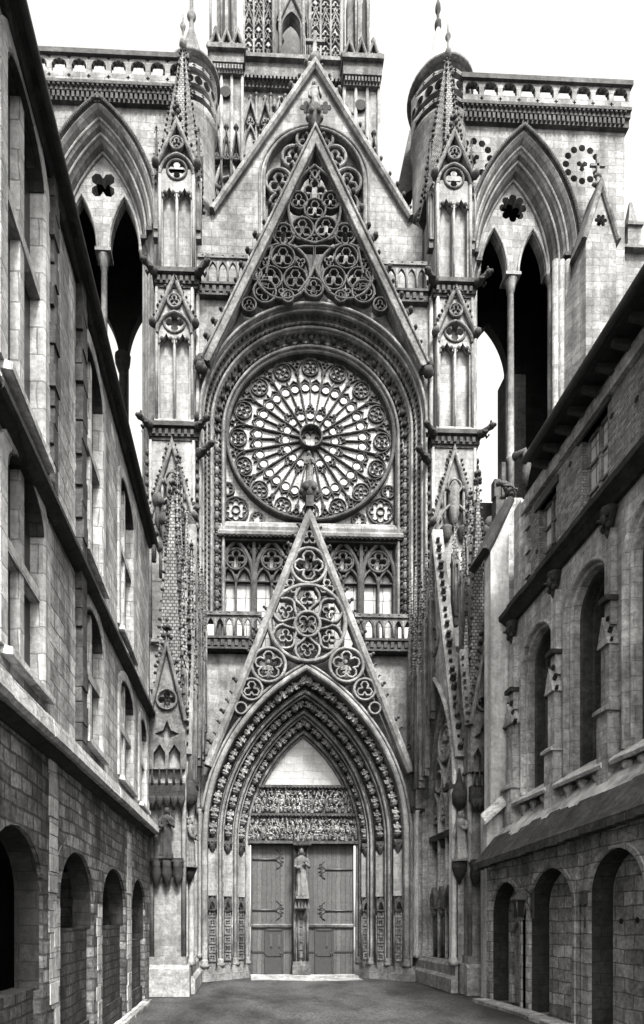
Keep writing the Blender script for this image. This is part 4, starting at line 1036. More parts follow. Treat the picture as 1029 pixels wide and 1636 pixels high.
# ================================================================== FLANK WALLS of the porch and their spired piers
XFL, XFR = -1.75, 7.85
def flank(fr, X, nm, zsp, zap, zg, sgn):
    y0, y1 = -4.7, .35
    g = MB(fr); ym = (y0+y1)/2
    ar = pointed(y0+.25, y1-.35, zsp, zap, 14)
    ol = [(y0, 0), (y1, 0), (y1, zsp+.6), (ym-.05, zg), (y0, zsp+.6)]
    g.plate(ol, [ar+[(y1-.35, 1.1), (y0+.25, 1.1)]], 0, .3)
    g.box(y0, y1+.095, .62, .9, 0, zap)
    W_ = g.build('flank_wall', M['panel'] if sgn < 0 else M['rwall'], FA)  # right flank gets paler stone, brightening its shaded side by colour
    g = MB(fr)
    for y, r in ((y1-.1, .14), (y1-.42, .08), (y1-.62, .06), (y0+.1, .1), (y0+.36, .07)): g.lathe(y, -.12, [(r*1.6, 1.0), (r*1.7, 1.15), (r, 1.3), (r, zsp-.35), (r*1.2, zsp-.3), (r*1.8, zsp-.12), (r*1.8, zsp-.05)], 10)
    g.build('shafts', M['panel'] if sgn < 0 else M['wall'], W_)
    g = MB(fr)
    for o, w_ in ((0, -.12), (.22, .1), (.42, .3)): g.sweep(pointed(y0+.25+o, y1-.35-o, zsp, zap-o*1.3, 14, 1.1), roll(.16, w_, w_+.25))
    g.build('arch_mouldings', M['panel'] if sgn < 0 else M['rwall'], W_)
    g = MB(fr)    # blind tracery: lancets, cusped heads
    n = 4; a0, a1 = y0+.7, y1-.8; st = (a1-a0)/n
    for i in range(n+1): g.tube([(a0+i*st, .5, 1.0), (a0+i*st, .5, zsp)], .06, 6)
    for i in range(n):
        c0 = a0+(i+.5)*st; g.sweep(pointed(c0-st/2+.04, c0+st/2-.04, zsp-.4, zsp+.5, 6, 1.1), sq(.1, .42, .65)); foilring(g, c0, zsp-.5, st*.34, 3, .08, .45, .65, pi/2)
    for i in range(2):
        c0 = a0+(i*2+1)*st; g.sweep(pointed(c0-st, c0+st, zsp, zsp+1.9, 8), sq(.13, .38, .65)); ring(g, c0, zsp+.95, .42, .1, .42, .65, 16)
    ring(g, ym, zsp+2.3, .7, .14, .36, .65, 20); foilring(g, ym, zsp+2.3, .55, 4, .1, .42, .65, 0)
    g.build('blind_tracery', M['panel'] if sgn < 0 else M['rwall'], W_)
    for i in range(n):
        c0 = a0+(i+.5)*st; g = MB(fr)
        g.box(c0-st*.38, c0+st*.38, .3, .62, 5.9, 6.15); g.lathe(c0, .5, [(.0, 5.5), (.12, 5.6), (.2, 5.9), (.0, 5.95)], 7); g.build('niche_canopy', M['black'], W_)
        g = MB(fr)
        g.plate([(c0-st*.36, 3.1), (c0+st*.36, 3.1), (c0+st*.36, 3.6), (c0, 4.0), (c0-st*.36, 3.6)], [pointed(c0-st*.2, c0+st*.2, 3.3, 3.7, 5, 3.15)], .32, .5)
        g.lathe(c0, .45, [(.05, 2.75), (.16, 2.9), (.16, 3.05), (.0, 3.1)], 7)
        for q in (-.3, 0, .3): g.tube([(c0+q*st, .5, 1.1), (c0+q*st, .5, 3.0)], .05, 5)
        g.build('blind_panel', M['carve'], W_)
    g = MB(fr); g.extu([(.3, 0), (-.25, 0), (-.25, .5), (-.18, .6), (-.1, .62), (-.1, .95), (.0, 1.05), (.3, 1.05)], y0, y1); g.build('bench_plinth', M['slab'], W_)
    g = MB(fr); A, T, B = (y0-.05, zsp+1.0), (ym-.05, zg+.3), (y1+.05, zsp+1.0)
    g.sweep([A, T, B], sq(.17, -.14, .3)); GB = g.build('gable_coping', M['fac'], W_)
    g = MB(fr); crockets(g, A, T, 24, .25, .05, 1); crockets(g, B, T, 24, .25, .05, -1); g.build('crocket_row', M['soot'], GB)
    g = MB(fr); ring(g, ym, zap+1.5, .55, .12, -.1, .2, 18); foilring(g, ym, zap+1.5, .45, 3, .1, -.05, .2, pi/2); g.build('roundel', M['carve'], GB)
    g = MB(fr)
    for y in (y0+.25, y1-.35): g.box(y-.32, y+.42, -.34, .2, zsp-.1, zsp+.04); g.ball((y, -.25, zsp+.1), .13, 6, 5)
    g.build('carved_capitals', M['black'], W_)
    return W_
fl = flank(FL(XFL), XFL, 'l', 7.4, 12.0, 17.6, -1); fr_ = flank(FR(XFR), XFR, 'r', 7.4, 12.2, 17.6, 1)
def pier(x0, x1, side):
    """square pier at the mouth of the porch: plinth, niche with canopy, gabled head, scaled spire"""
    y0, y1 = -5.3, -4.3; cx = (x0+x1)/2; hw = (x1-x0)/2
    g = MB(); g.box(x0, x1, y0+.22, y1, 1.3, 9.4); g.box(x0-.05, x1+.05, y0+.05, y1+.1, 1.0, 1.35)
    for q in (x0+.06, x1-.06): g.tube([(q, y0+.2, 1.3), (q, y0+.2, 9.2)], .09, 6)
    K = g.build('porch_pier', M['fac'], FA)
    g = MB(); g.box(x0-.16, x1+.16, y0-.12, y1+.1, 0, .95); g.extu([(y0-.12, .95), (y0+.05, 1.08), (y1, 1.08), (y1, .95)], x0-.14, x1+.14); g.build('plinth', M['slab'], K)
    g = MB()
    g.box(cx-hw, cx+hw, y0-.12, y0+.3, 6.75, 7.25)
    for i in range(5):
        u = cx-hw+.12+i*(2*hw-.24)/4; g.lathe(u, y0-.08, [(.03, 6.35), (.11, 6.6), (.13, 6.8)], 6); g.tube([(u, y0-.1, 7.2), (u, y0-.1, 7.75)], .06, 5, .02)
    g.build('niche_canopy', M['black'], K)
    g = MB()
    for i in range(3):
        u = cx-hw*.6+i*hw*.6; g.lathe(u, y0-.02, [(.0, 3.75), (.08, 3.85), (.2, 4.2), (.16, 4.4), (.24, 4.62)], 7)
    g.box(cx-hw*.9, cx+hw*.9, y0-.2, y0+.3, 4.58, 4.7); g.build('statue_bracket', M['black'], K)
    g = MB()      # head: two lights and a four-point star, gable with quatrefoil
    z0, zb, za = 7.75, 9.35, 12.0
    p = foil(cx, 8.95, hw*.55, 4, pi/4, 4)
    g.plate([(x0, z0), (x1, z0), (x1, zb), (cx, za-.25), (x0, zb)], [[(cx-hw*.75, z0+.05), (cx-hw*.75, 8.3), (cx-hw*.4, 8.6), (cx-.06, 8.3), (cx-.06, z0+.05)], [(cx+.06, z0+.05), (cx+.06, 8.3), (cx+hw*.4, 8.6), (cx+hw*.75, 8.3), (cx+hw*.75, z0+.05)],
        [(cx, 8.5), (cx+.13, 8.82), (cx+hw*.7, 8.95), (cx+.13, 9.08), (cx, 9.42), (cx-.13, 9.08), (cx-hw*.7, 8.95), (cx-.13, 8.82)], foil(cx, 10.1, hw*.5, 4, 0, 4)], y0-.02, y0+.24)
    H = g.build('gabled_head', M['carve'], K)
    g = MB(); g.sweep([(x0-.03, zb), (cx, za), (x1+.03, zb)], sq(.14, y0-.2, y0+.15)); ring(g, cx, 10.1, hw*.55, .07, y0-.12, y0+.1, 18); g.build('gable_coping', M['carve'], H)
    g = MB(); crockets(g, (x0, zb), (cx, za), 9, .17, y0-.05, 1); crockets(g, (x1, zb), (cx, za), 9, .17, y0-.05, -1); finial(g, cx, y0, za-.05, .9); g.build('crockets', M['soot'], H)
    g = MB(); yc = y0+.75; zt = 17.6 if side < 0 else 18.2
    spire(g, cx, yc, 9.4, hw*1.25, cx+.12, yc, zt, 4, .05, pi/4); SP = g.build('spire', M['scale'], K)
    g = MB(); spire_crockets(g, cx, yc, 9.6, hw*1.25, cx+.12, yc, zt, 24, .16, 4, pi/4); finial(g, cx+.12, yc, zt-.1, .8); g.build('crockets', M['soot'], SP)
    return K
KL = pier(-3.02, -1.8, -1); KR = pier(8.05, 8.95, 1)
KL['label'] = 'left porch pier with gabled head'; KR['label'] = 'right porch pier with gabled head'
# the right pier stands corner-on to the court: a second gable on its inner face
fs = FR(8.05); ym = -4.8; g = MB(fs)
g.plate([(-5.25, 7.75), (-4.35, 7.75), (-4.35, 9.35), (ym, 11.75), (-5.25, 9.35)], [foil(ym, 10.1, .2, 4, 0, 4), pointed(ym-.3, ym+.3, 8.5, 9.1, 6, 7.85)], -.06, .1)
SG = g.build('gabled_side', M['carve'], KR)
g = MB(fs); g.sweep([(-5.3, 9.35), (ym, 12.), (-4.3, 9.35)], sq(.14, -.2, .1)); crockets(g, (-5.3, 9.35), (ym, 12.), 9, .16, -.1, 1); crockets(g, (-4.3, 9.35), (ym, 12.), 9, .16, -.1, -1); g.build('gable_coping', M['carve'], SG)
def at(px, py, d): return P(px, py, d)
for px, pyb, pys, pyt, d, wd in ((299, 1230, 1000, 820, -2.8, .26), (311, 1240, 1040, 960, -1.6, .24), (288, 1100, 980, 870, -3.9, .26), (327, 1170, 1010, 930, .1, .22), (656, 1190, 1020, 920, .1, .22), (681, 1240, 1000, 890, -1.4, .26), (690, 1150, 960, 880, -2.1, .24), (741, 1080, 930, 860, -3.6, .28), (776, 1080, 960, 880, -4.2, .26), (727, 1000, 900, 840, -2.8, .26),
                                 (292, 1260, 1075, 905, -4.2, .42), (306, 1300, 1110, 880, -3.4, .4), (316, 1225, 1000, 900, -.9, .36), (284, 960, 905, 742, -2.0, .5), (272, 1000, 900, 800, -3.4, .5),
                                 (322, 1215, 1060, 915, -.3, .3),
                                 (664, 1235, 1090, 905, -.3, .36), (672, 1260, 1080, 940, -1.0, .4), (697, 1000, 935, 862, -1.4, .42), (752, 1010, 880, 800, -2.2, .5), (768, 1000, 930, 850, -3.0, .5), (762, 1215, 1060, 900, -4.0, .42), (745, 1150, 1068, 985, -4.6, .34)):
    x, zb_ = P(px, pyb, d); pinnacle(FA, x, d, zb_, P(px, pys, d)[1], P(px, pyt, d)[1], wd, 'pinnacle', 'carve', 'scale', 8 if wd > .38 else 4)
# carved clutter where the pinnacles meet the great buttresses
for cxp, d, pts in ((0, -1.6, [(252, 800), (262, 830), (246, 850), (270, 860), (258, 875), (300, 828), (304, 838), (280, 880), (290, 868)]), (1, -2.0, [(745, 850), (760, 865), (775, 850), (783, 838), (770, 880), (748, 890), (790, 850), (762, 838)])):
    g = MB()
    for px, py in pts:
        x, z = P(px, py, d); r = RR(.16, .26); g.ball((x, d, z), (r, r, r*1.2), 7, 5); g.ball((x+.12, d-.12, z-.12), r*.6, 6, 4)
        g.tube([(x, d, z-1.2), (x, d, z)], .1, 6)
    g.build('carved_finials', M['soot'], FA)
# side masonry that carries the pinnacles on both flanks
for a, b, xx0, xx1, zt in ((-4.4, .4, -3.0, -2.66, 8.6), (-1.5, .4, -3.04, -2.7, 13.0), (-4.4, .4, 8.78, 9.1, 8.6), (-1.5, .4, 8.8, 9.15, 13.5)):
    g = MB(); g.box(xx0, xx1, a, b, 0, zt); g.extu([(a, zt), (b, zt), (b, zt+1.4)], xx0, xx1); g.build('flank_core', M['fac'], FA)
# ================================================================== LEFT STONE BUILDING
XL = -3.0; fL = FL(XL)
LBd = thing('stone_building', (XL-2, -12, 0), 'long pale stone building on the left with round arcade below and cross-barred windows above', 'building')
YA, YB = -25., -5.35
def LY(dep): return -D+dep
arches = [(8.2, 1.05), (11.28, 1.18), (14.6, 1.35), (18.1, 1.2)]
zl = lambda y: PX(240, 1330, XL)[1]+(PX(0, 1125, XL)[1]-PX(240, 1330, XL)[1])*(PX(240, 1330, XL)[0]-y)/(PX(240, 1330, XL)[0]-PX(0, 1125, XL)[0])
zs_ = lambda y: PX(237, 1140, XL)[1]+(PX(5, 672, XL)[1]-PX(237, 1140, XL)[1])*(PX(237, 1140, XL)[0]-y)/(PX(237, 1140, XL)[0]-PX(5, 672, XL)[0])
XE = -2.76
ze = lambda y: PX(250, 866, XE)[1]-.24+(PX(40, 12, XE)[1]-PX(250, 866, XE)[1])*(PX(250, 866, XE)[0]-y)/(PX(250, 866, XE)[0]-PX(40, 12, XE)[0])
g = MB(fL); hs = [rounda(LY(c)-h, LY(c)+h, 2.95, 3.84, 14, -.02) for c, h in arches]
ol = [(YB, -.1), (YB, zl(YB)), (YA, zl(YA)), (YA, -.1)]
for c, h in arches: ol += [(LY(c)-h, -.1)]+rounda(LY(c)-h, LY(c)+h, 2.95, 3.84, 14)+[(LY(c)+h, -.1)]
g.plate(ol, [], 0, .4)
g.build('arcade_wall', M['lrub'], LBd)
for i, (c, h) in enumerate(arches):
    g = MB(fL); y = LY(c)
    g.box(y-h-.1, y+h+.1, .14, .5, -.1, (1.5, 2.4, 2.45, 2.0)[i])
    g.box(y-h-.05, y+h+.05, .08, .52, -.1, (.9, .5, .55, .5)[i])
    g.build('infill_wall', M['linf'], LBd)
    g = MB(fL); a = rounda(y-h, y+h, 2.95, 3.84, 14, 0); g.sweep(a, [(-.01, .1), (-.01, -.012), (.34, -.012), (.34, .1)]); g.build('arch_ring', M['lrub'], LBd)
    g = MB(fL); g.sweep(rounda(y-h, y+h, 2.95, 3.84, 14, (1.5, 2.4, 2.45, 2.0)[i]), [(-.012, .42), (-.012, .05), (-.03, .05), (-.03, .42)]); g.build('intrados_shade', M['black'], LBd)  # black lining paints the dark of the arch interior onto its inner face
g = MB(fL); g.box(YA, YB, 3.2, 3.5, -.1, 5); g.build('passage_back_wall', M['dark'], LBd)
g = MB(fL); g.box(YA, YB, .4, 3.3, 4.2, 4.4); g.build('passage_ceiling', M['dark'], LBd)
# pale dressed patches and piers between arches
for y0, y1, z0, z1 in ((LY(9.55), LY(9.95), 1.2, 5.2), (LY(12.75), LY(13.1), .1, 2.9), (LY(16.2), LY(16.75), .1, 5.), (LY(9.75), LY(10.05), 0., 2.9)):
    g = MB(fL); z = z0
    while z < z1-.2:
        hh = RR(.28, .42); o = RR(-.07, .07); g.box(y0+o, y1+o*.6, -.035+RR(0, .02), .1, z, min(z1, z+hh-.015)); z += hh
    g.build('quoin_strip', M['ldress'], LBd)
def ledge(zf, prof, mat, name, y0=YA, y1=YB, n=12):
    g = MB(fL)
    for i in range(n):
        a, b = y0+(y1-y0)*i/n, y0+(y1-y0)*(i+1)/n; j = RR(-.015, .015)
        g.extu([(w_+j, z) for w_, z in prof], a+.004, b-.004, zf(a), zf(b))
    return g.build(name, M[mat], LBd)
ledge(zl, [(.3, -.1), (-.28, -.1), (-.33, -.04), (-.3, .2), (-.2, .3), (.02, .42), (.3, .42)], 'ledge', 'weathered_ledge')
ledge(zl, [(.3, -.2), (-.04, -.2), (-.2, -.11), (.3, -.105)], 'black', 'ledge_underside')  # shadow under the ledge, painted as a black moulding
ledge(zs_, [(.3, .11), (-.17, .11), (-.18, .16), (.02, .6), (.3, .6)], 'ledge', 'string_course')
ledge(zs_, [(.3, -.08), (-.02, -.08), (-.14, -.03), (-.2, .02), (-.2, .1), (.3, .11)], 'black', 'string_course_underside')  # shadow band of the string course, painted black
# upper wall with two rows of cross windows
wins = [(8.55, .76), (12.5, .78), (16.2, .95)]
hsA = []; 
g = MB(fL)
for c, h in wins:
    y = LY(c)
    hsA.append(rounda(y-h, y+h, 8.45, 8.95, 10, zl(y)+.75)); hsA.append(rounda(y-h, y+h, 13.75, 14.2, 10, zs_(y)+.7))
hsA.append(rounda(LY(19.0)-.7, LY(19.0)+.6, 8.45, 8.95, 10, 6.2))
g.plate([(YB, zl(YB)+.1), (YB, ze(YB)+.5), (YA, ze(YA)+.5), (YA, zl(YA)+.1)], hsA, .02, .62)
g.build('wall', M['lwall'], LBd)
def crosswin(y, h, z0, zs, za):
    g = MB(fL); g.plate(rounda(y-h-.02, y+h+.02, zs, za+.02, 10, z0), [], .2, .24)
    w_ = g.build('cross_window', M['dglass'], LBd)
    g = MB(fL); g.box(y-.08, y+.08, .06, .21, z0, za); zt = z0+(zs-z0)*.62
    g.box(y-h, y+h, .045, .21, zt-.09, zt+.09); g.build('stone_cross', M['ldress'], w_)
    g = MB(fL); g.sweep(rounda(y-h, y+h, zs, za, 10, z0), [(-.04, .3), (-.04, .0), (.0, -.03), (.22, -.03), (.22, .3)]); g.build('surround', M['ldress'], w_)
    g = MB(fL); g.extu([(.5, z0-.02), (-.14, z0-.12), (-.14, z0-.02), (.5, z0+.16)], y-h-.12, y+h+.12); g.build('sill', M['ledge'], w_)
    g = MB(fL); g.sweep(rounda(y-h+.04, y+h-.04, zs, za-.04, 10), [(.0, .3), (.0, -.02), (-.02, -.02), (-.02, .3)]); g.build('arch_soffit_shade', M['black'], w_)  # black strip paints the crescent of shade under the window head
for c, h in wins:
    y = LY(c); crosswin(y, h, zl(y)+.75, 8.45, 8.95); crosswin(y, h, zs_(y)+.7, 13.75, 14.2)
crosswin(LY(19.0)-.05, .65, 6.2, 8.45, 8.95)
# toothed quoin pilaster and iron downpipe
for dep, z0, z1, wd in ((11.35, zl(-14), 15.2, .17), (9.62, 9.4, 15.2, .1)):
    g = MB(fL); z = z0; y = LY(dep)
    while z < z1-.1:
        hh = RR(.26, .4); o = RR(-.03, .05); g.box(y-wd-o, y+wd+o*.5, -.09-RR(0, .04), .1, z, z+hh-.02); z += hh
    g.build('quoin_pilaster', M['soot'], LBd)
# far return of the building + eave and roof
g = MB(); g.box(-9, XL-.03, YB-.3, YB, 0, ze(YB)+.4); g.build('end_wall', M['lwall'], LBd)
g = MB(fL)
n = 10
for i in range(n):
    a, b = YA+(YB-YA)*i/n, YA+(YB-YA)*(i+1)/n
    g.extu([(.6, .02), (-.05, .02), (-.1, .08), (-.12, .16), (.6, .2)], a, b, ze(a), ze(b))
g.build('eave_cornice', M['black'], LBd)
g = MB(fL)
for i in range(n):
    a, b = YA+(YB-YA)*i/n, YA+(YB-YA)*(i+1)/n
    g.extu([(.5, .16), (-.2, .16), (-.23, .2), (-.2, .27), (5., 5.2), (5., 4.8)], a+.003, b-.003, ze(a), ze(b))
g.build('roof', M['slate'], LBd)
g = MB(fL); g.tube([(YA, -.25, ze(YA)+.17), (YB+.1, -.25, ze(YB)+.17)], .055, 8); g.build('gutter', M['timber'], LBd)
# ================================================================== RIGHT BUILDING
XR, XU = 8.2, 9.0
RB = thing('brick_building', (XU+2, -14, 0), 'building on the right with stone arches, moulded gothic windows and a brick top storey', 'building')
fR = FR(XR); fU = FR(XU); YC, YD = -26., -6.35
def RYp(px, X): return PX(px, 1300, X)[0]
ra = [(RYp(832, XR), RYp(785, XR)), (RYp(916, XR), RYp(846, XR)), (RYp(1032, XR), RYp(941, XR))]
tops = [PX(808, 1408, XR)[1], PX(877, 1386, XR)[1], PX(990, 1352, XR)[1]]
ol = [(YD, -.1), (YD, 4.75), (YC, 4.75), (YC, -.1)]
arcs = []
for (a, b), t in zip(ra[::-1], tops[::-1]):
    arcs.append((a, b, t)); ol += [(a, -.1)]+rounda(a, b, t-1.0, t, 14)+[(b, -.1)]
g = MB(fR); g.plate(ol, [], 0, .55); g.build('arcade_wall', M['rarc'], RB)
for i, (a, b, t) in enumerate(arcs[::-1]):
    g = MB(fR); g.sweep(rounda(a, b, t-1.0, t, 14, 0), [(-.01, .2), (-.01, -.03), (.12, -.05), (.14, -.02), (.34, -.02), (.34, .2)]); g.build('arch_ring', M['rarc'], RB)
    g = MB(fR); g.box(a-.3, b+.3, .55, .8, -.1, t+.3)
    iw = g.build('infill_wall', M['rarc'], RB)
    hp = rounda(a, b, t-1.0, t, 14, 0.); g = MB(fR); g.sweep(hp[6:], [(-.012, .57), (-.012, .06), (-.035, .06), (-.035, .57)]); g.build('jamb_shade', M['black'], iw)  # black lining paints recess shade on the far jamb and half the arch
    if i == 0:
        g = MB(fR); m_ = (a+b)/2+.1; g.sweep(pointed(m_-.45, m_+.45, 1.9, 2.6, 8, 0), roll(.14, .4, .6)); g.build('inner_arch_moulding', M['rarc'], iw)
        g = MB(fR); g.plate(pointed(m_-.38, m_+.38, 1.9, 2.5, 8, .02), [], .52, .54); g.build('inner_door', M['rwall'], iw)
    if i == 2:
        g = MB(fR)
        for k in range(3):
            y = a+.5+k*.55; g.plate(circ(y, 2.55+RR(-.02, .02), .07, 8), [], .54, .56)
        g.build('putlog_holes', M['dark'], iw)
# lean-to weathering over the arcade
za_ = lambda y: PX(812, 1370, 7.8)[1]+(PX(1029, 1298, 7.8)[1]-PX(812, 1370, 7.8)[1])*(PX(812, 1370, 7.8)[0]-y)/(PX(812, 1370, 7.8)[0]-PX(1029, 1298, 7.8)[0])
g = MB(fU); n = 16
for i in range(n):
    a, b = YC+(YD-YC)*i/n, YC+(YD-YC)*(i+1)/n; j = RR(-.02, .02)
    g.extu([(-1.2+j, 0), (-1.22+j, .13), (-.6, .95+j), (.05, 1.75), (.05, 1.4), (-.9, .1)], a, b, za_(a)+j, za_(b)+j)
lt_ = g.build('lean_to_roof', M['lead'], RB)
g = MB(fU)
for i in range(40):
    a, b = YC+(YD-YC)*i/40, YC+(YD-YC)*(i+1)/40; j = RR(-.05, .1)
    g.extu([(-1.24, .0), (-1.26, .15), (-.62+j, .97+j), (-.6+j, .9+j)], a, b, za_(a), za_(b))
g.build('mossy_lower_slates', M['soot'], lt_)
g = MB(fU)
for i in range(60):
    y = YD-.15-i*.32; g.box(y-.15, y+.15, -1.27+RR(-.03, .03), -1.02, za_(y)-.06+RR(-.02, .02), za_(y)+.1+RR(-.02, .03))
g.build('drip_stones', M['soot'], lt_)
# upper stone storey with moulded windows
def WU(px0, px1, pyt, pys): 
    a, b = PX(px1, 1200, XU)[0], PX(px0, 1200, XU)[0]; m_ = (px0+px1)/2
    return a, b, PX(m_, pyt, XU)[1], PX(m_, pys, XU)[1]
wu = [WU(836, 886, 998, 1280), WU(905, 977, 902, 1232), WU(1000, 1082, 790, 1180)]
zcs = lambda y: PX(815, 993, XU)[1]+(PX(1029, 738, XU)[1]-PX(815, 993, XU)[1])*(PX(815, 993, XU)[0]-y)/(PX(815, 993, XU)[0]-PX(1029, 738, XU)[0])
hs = [rounda(a, b, zt-1.0, zt, 14, 6.5) for a, b, zt, z0 in wu]
g = MB(fU); g.plate([(YD, 0), (YD, zcs(YD)), (YC, zcs(YC)), (YC, 0)], hs, 0, 1.0); g.build('wall', M['rwall'], RB)
for a, b, zt, z0 in wu:
    g = MB(fU); g.plate(rounda(a, b, zt-1.0, zt, 14, 6.4), [], .96, 1.0); win = g.build('arched_window', M['dglass'], RB)
    g = MB(fU)
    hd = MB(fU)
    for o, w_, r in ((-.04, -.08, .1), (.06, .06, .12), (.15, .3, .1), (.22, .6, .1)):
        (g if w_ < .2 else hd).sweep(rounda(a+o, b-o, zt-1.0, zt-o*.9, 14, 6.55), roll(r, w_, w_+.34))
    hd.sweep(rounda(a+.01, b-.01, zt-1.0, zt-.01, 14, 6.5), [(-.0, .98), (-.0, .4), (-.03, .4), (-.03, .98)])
    g.build('moulded_surround', M['rwall'], win); hd.build('inner_orders', M['soot'], win)  # inner orders and liner coloured dark to paint the shade of the recess
    g = MB(fU); m_ = (a+b)/2
    for q in (-.33, 0, .33): g.box(m_+q*(b-a-.9)-.045, m_+q*(b-a-.9)+.045, .74, .95, 6.5, zt-.3)
    for z in (8.2, 9.8): g.box(a+.4, b-.4, .8, .95, z-.03, z+.03)
    g.build('mullions', M['rwall'], win)
    g = MB(fU); g.extu([(.5, 6.45), (-.32, 6.2), (-.36, 6.28), (-.3, 6.36), (.5, 6.85)], a-.1, b+.1); g.build('sill', M['ledge'], win)
    g = MB(fU)
    for k in range(3):
        y = a+(b-a)*(k+.5)/3; g.lathe(y, -.1, [(.12, 5.6), (.1, 5.7), (.1, 6.0), (.16, 6.1), (.16, 6.2)], 7)
    g.build('sill_corbels', M['rarc'], win)
for px0, px1, pyg, pyl in ((817, 833, 1125, 1262), (884, 902, 1068, 1203), (970, 993, 987, 1140), (1090, 1120, 890, 1060)):
    a, b = PX(px1, 1200, XU)[0], PX(px0, 1200, XU)[0]; m_ = (px0+px1)/2; y = (a+b)/2
    zg, zl_ = PX(m_, pyg, XU)[1], PX(m_, pyl, XU)[1]; h = (b-a)/2
    g = MB(fU); g.box(y-h*.8, y+h*.8, -.3, 0, 5.2, zl_); g.extu([(0, zl_), (-.38, zl_), (-.38, zl_+.08), (-.22, zl_+.2), (0, zl_+.2)], y-h, y+h); g.box(y-h*.6, y+h*.6, -.22, 0, zl_+.2, zg-.5)
    g.plate([(y-h*.75, zg-.7), (y+h*.75, zg-.7), (y, zg)], [], -.3, 0); g.box(y-h*.45, y+h*.45, -.16, 0, zg-.2, zcs(y)-.8)
    K = g.build('pilaster', M['rwall'], RB)
    g = MB(fU); crockets(g, (y-h*.75, zg-.7), (y, zg), 3, .14, -.2, 1); crockets(g, (y+h*.75, zg-.7), (y, zg), 3, .14, -.2, -1); g.box(y-h*.6, y+h*.6, -.3, 0, zg+.35, zg+.48)
    zz_ = zcs(y)
    g.lathe(y, -.12, [(.04, zz_-1.0), (.1, zz_-.85), (.09, zz_-.7), (.14, zz_-.5), (.2, zz_-.32), (.2, zz_-.26)], 7); g.ball((y, -.26, zz_-.55), (.09, .1, .13), 8, 6); g.tube([(y, -.3, zz_-.58), (y, -.42, zz_-.6)], .04, 5)
    for q in (-1, 1): g.ball((y+q*.09, -.24, zz_-.45), (.04, .05, .07), 5, 4); g.ball((y+q*.1, -.2, zz_-.72), (.06, .08, .1), 6, 4)
    g.build('carved_corbel', M['black'], K)
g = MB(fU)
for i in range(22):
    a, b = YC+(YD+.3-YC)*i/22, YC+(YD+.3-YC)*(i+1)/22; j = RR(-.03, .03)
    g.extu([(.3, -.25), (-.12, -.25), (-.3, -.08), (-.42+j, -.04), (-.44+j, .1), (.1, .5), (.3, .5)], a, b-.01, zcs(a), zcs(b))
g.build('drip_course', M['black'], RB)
# brick top storey
ze2 = lambda y: PX(836, 794, 8.75)[1]+(PX(1029, 512, 8.75)[1]-PX(836, 794, 8.75)[1])*(PX(836, 794, 8.75)[0]-y)/(PX(836, 794, 8.75)[0]-PX(1029, 512, 8.75)[0])
YE = PX(838, 900, XU+.05)[0]; YEE = PX(842, 790, 8.36)[0]
bw_ = [(PX(968, 700, XU)[0], PX(926, 700, XU)[0]), (PX(886, 850, XU)[0], PX(858, 850, XU)[0])]
zt1 = PX(947, 676, XU)[1]; zb1 = PX(945, 815, XU)[1]; zt2 = PX(872, 795, XU)[1]; zb2 = PX(872, 905, XU)[1]
zz1 = [(zb1, zt1), (zb2, zt2)]
hs = [[(a, lo), (b, lo), (b, hi), (a, hi)] for (a, b), (lo, hi) in zip(bw_, zz1)]
g = MB(fU); g.plate([(YE, zcs(YE)+.2), (YE, ze2(YE)+.4), (YC, ze2(YC)+.4), (YC, zcs(YC)+.2)], hs, .05, .6); g.build('brick_wall', M['brick'], RB)
for (a, b), (lo, hi) in zip(bw_, zz1):
    g = MB(fU); g.box(a, b, .27, .31, lo, hi); sw = g.build('sash_window', M['wglass'], RB)
    g = MB(fU); m_ = (a+b)/2
    for x0, x1, z0, z1 in ((a, a+.08, lo, hi), (b-.08, b, lo, hi), (m_-.05, m_+.05, lo, hi), (a, b, lo, lo+.08), (a, b, hi-.08, hi), (a, b, lo+(hi-lo)*.33-.03, lo+(hi-lo)*.33+.03), (a, b, lo+(hi-lo)*.66-.03, lo+(hi-lo)*.66+.03)): g.box(x0, x1, .2, .28, z0, z1)
    g.build('window_frame', M['pale'], sw)
    g = MB(fU); g.box(a-.15, b+.15, -.02, .3, hi, hi+.22); g.build('lintel', M['timber'], sw)
    g = MB(fU); g.box(a-.1, b+.1, -.05, .4, lo-.12, lo); g.build('sill', M['rwall'], sw)
g = MB(fU)
for k in range(9): g.plate(circ(YE-.8-k*.9, RR(13.2, 15.2), .07, 6), [], .03, .06)
g.build('putlog_holes', M['dark'], RB)
g = MB()    # stone end of the brick storey facing the court
g.box(XU-.05, XU+3, YE, YE+.5, zcs(YE), ze2(YE)+.3)
z = 0
zq = zcs(YE)
while zq < ze2(YE)-.2:
    o = .18 if z % 2 else .42; g.box(XU-.02, XU+.1, YE-o, YE+.02, zq, zq+.36); zq += .38; z += 1
g.build('stone_quoin_end', M['rwall'], RB)
g = MB(fU)
for i in range(24):
    a, b = YC+(YEE-YC)*i/24, YC+(YEE-YC)*(i+1)/24; j = RR(-.03, .03)
    g.extu([(.5, -.02), (-.62+j, .02), (-.66+j, .12), (-.6+j, .2), (5, 5.2), (5, 4.9)], a, b-.004, ze2(a)+.25+j*.5, ze2(b)+.25+j*.5)
g.build('roof', M['slate'], RB)
g = MB(fU); g.box(YC, YE+.2, -.2, .3, 0, .01); 
for i in range(30):
    y = YEE-.1-i*.6; g = MB(fU); g.extu([(.1, .0), (-.5, .12), (-.5, .24), (.1, .24)], y-.06, y+.06, ze2(y), ze2(y)); g.build('rafter_end', M['timber'], RB)
g = MB(fU); g.extu([(.08, -.22), (-.08, -.22), (-.1, .1), (.08, .1)], YC, YE, ze2(YC), ze2(YE)); g.build('eave_board', M['rwall'], RB)
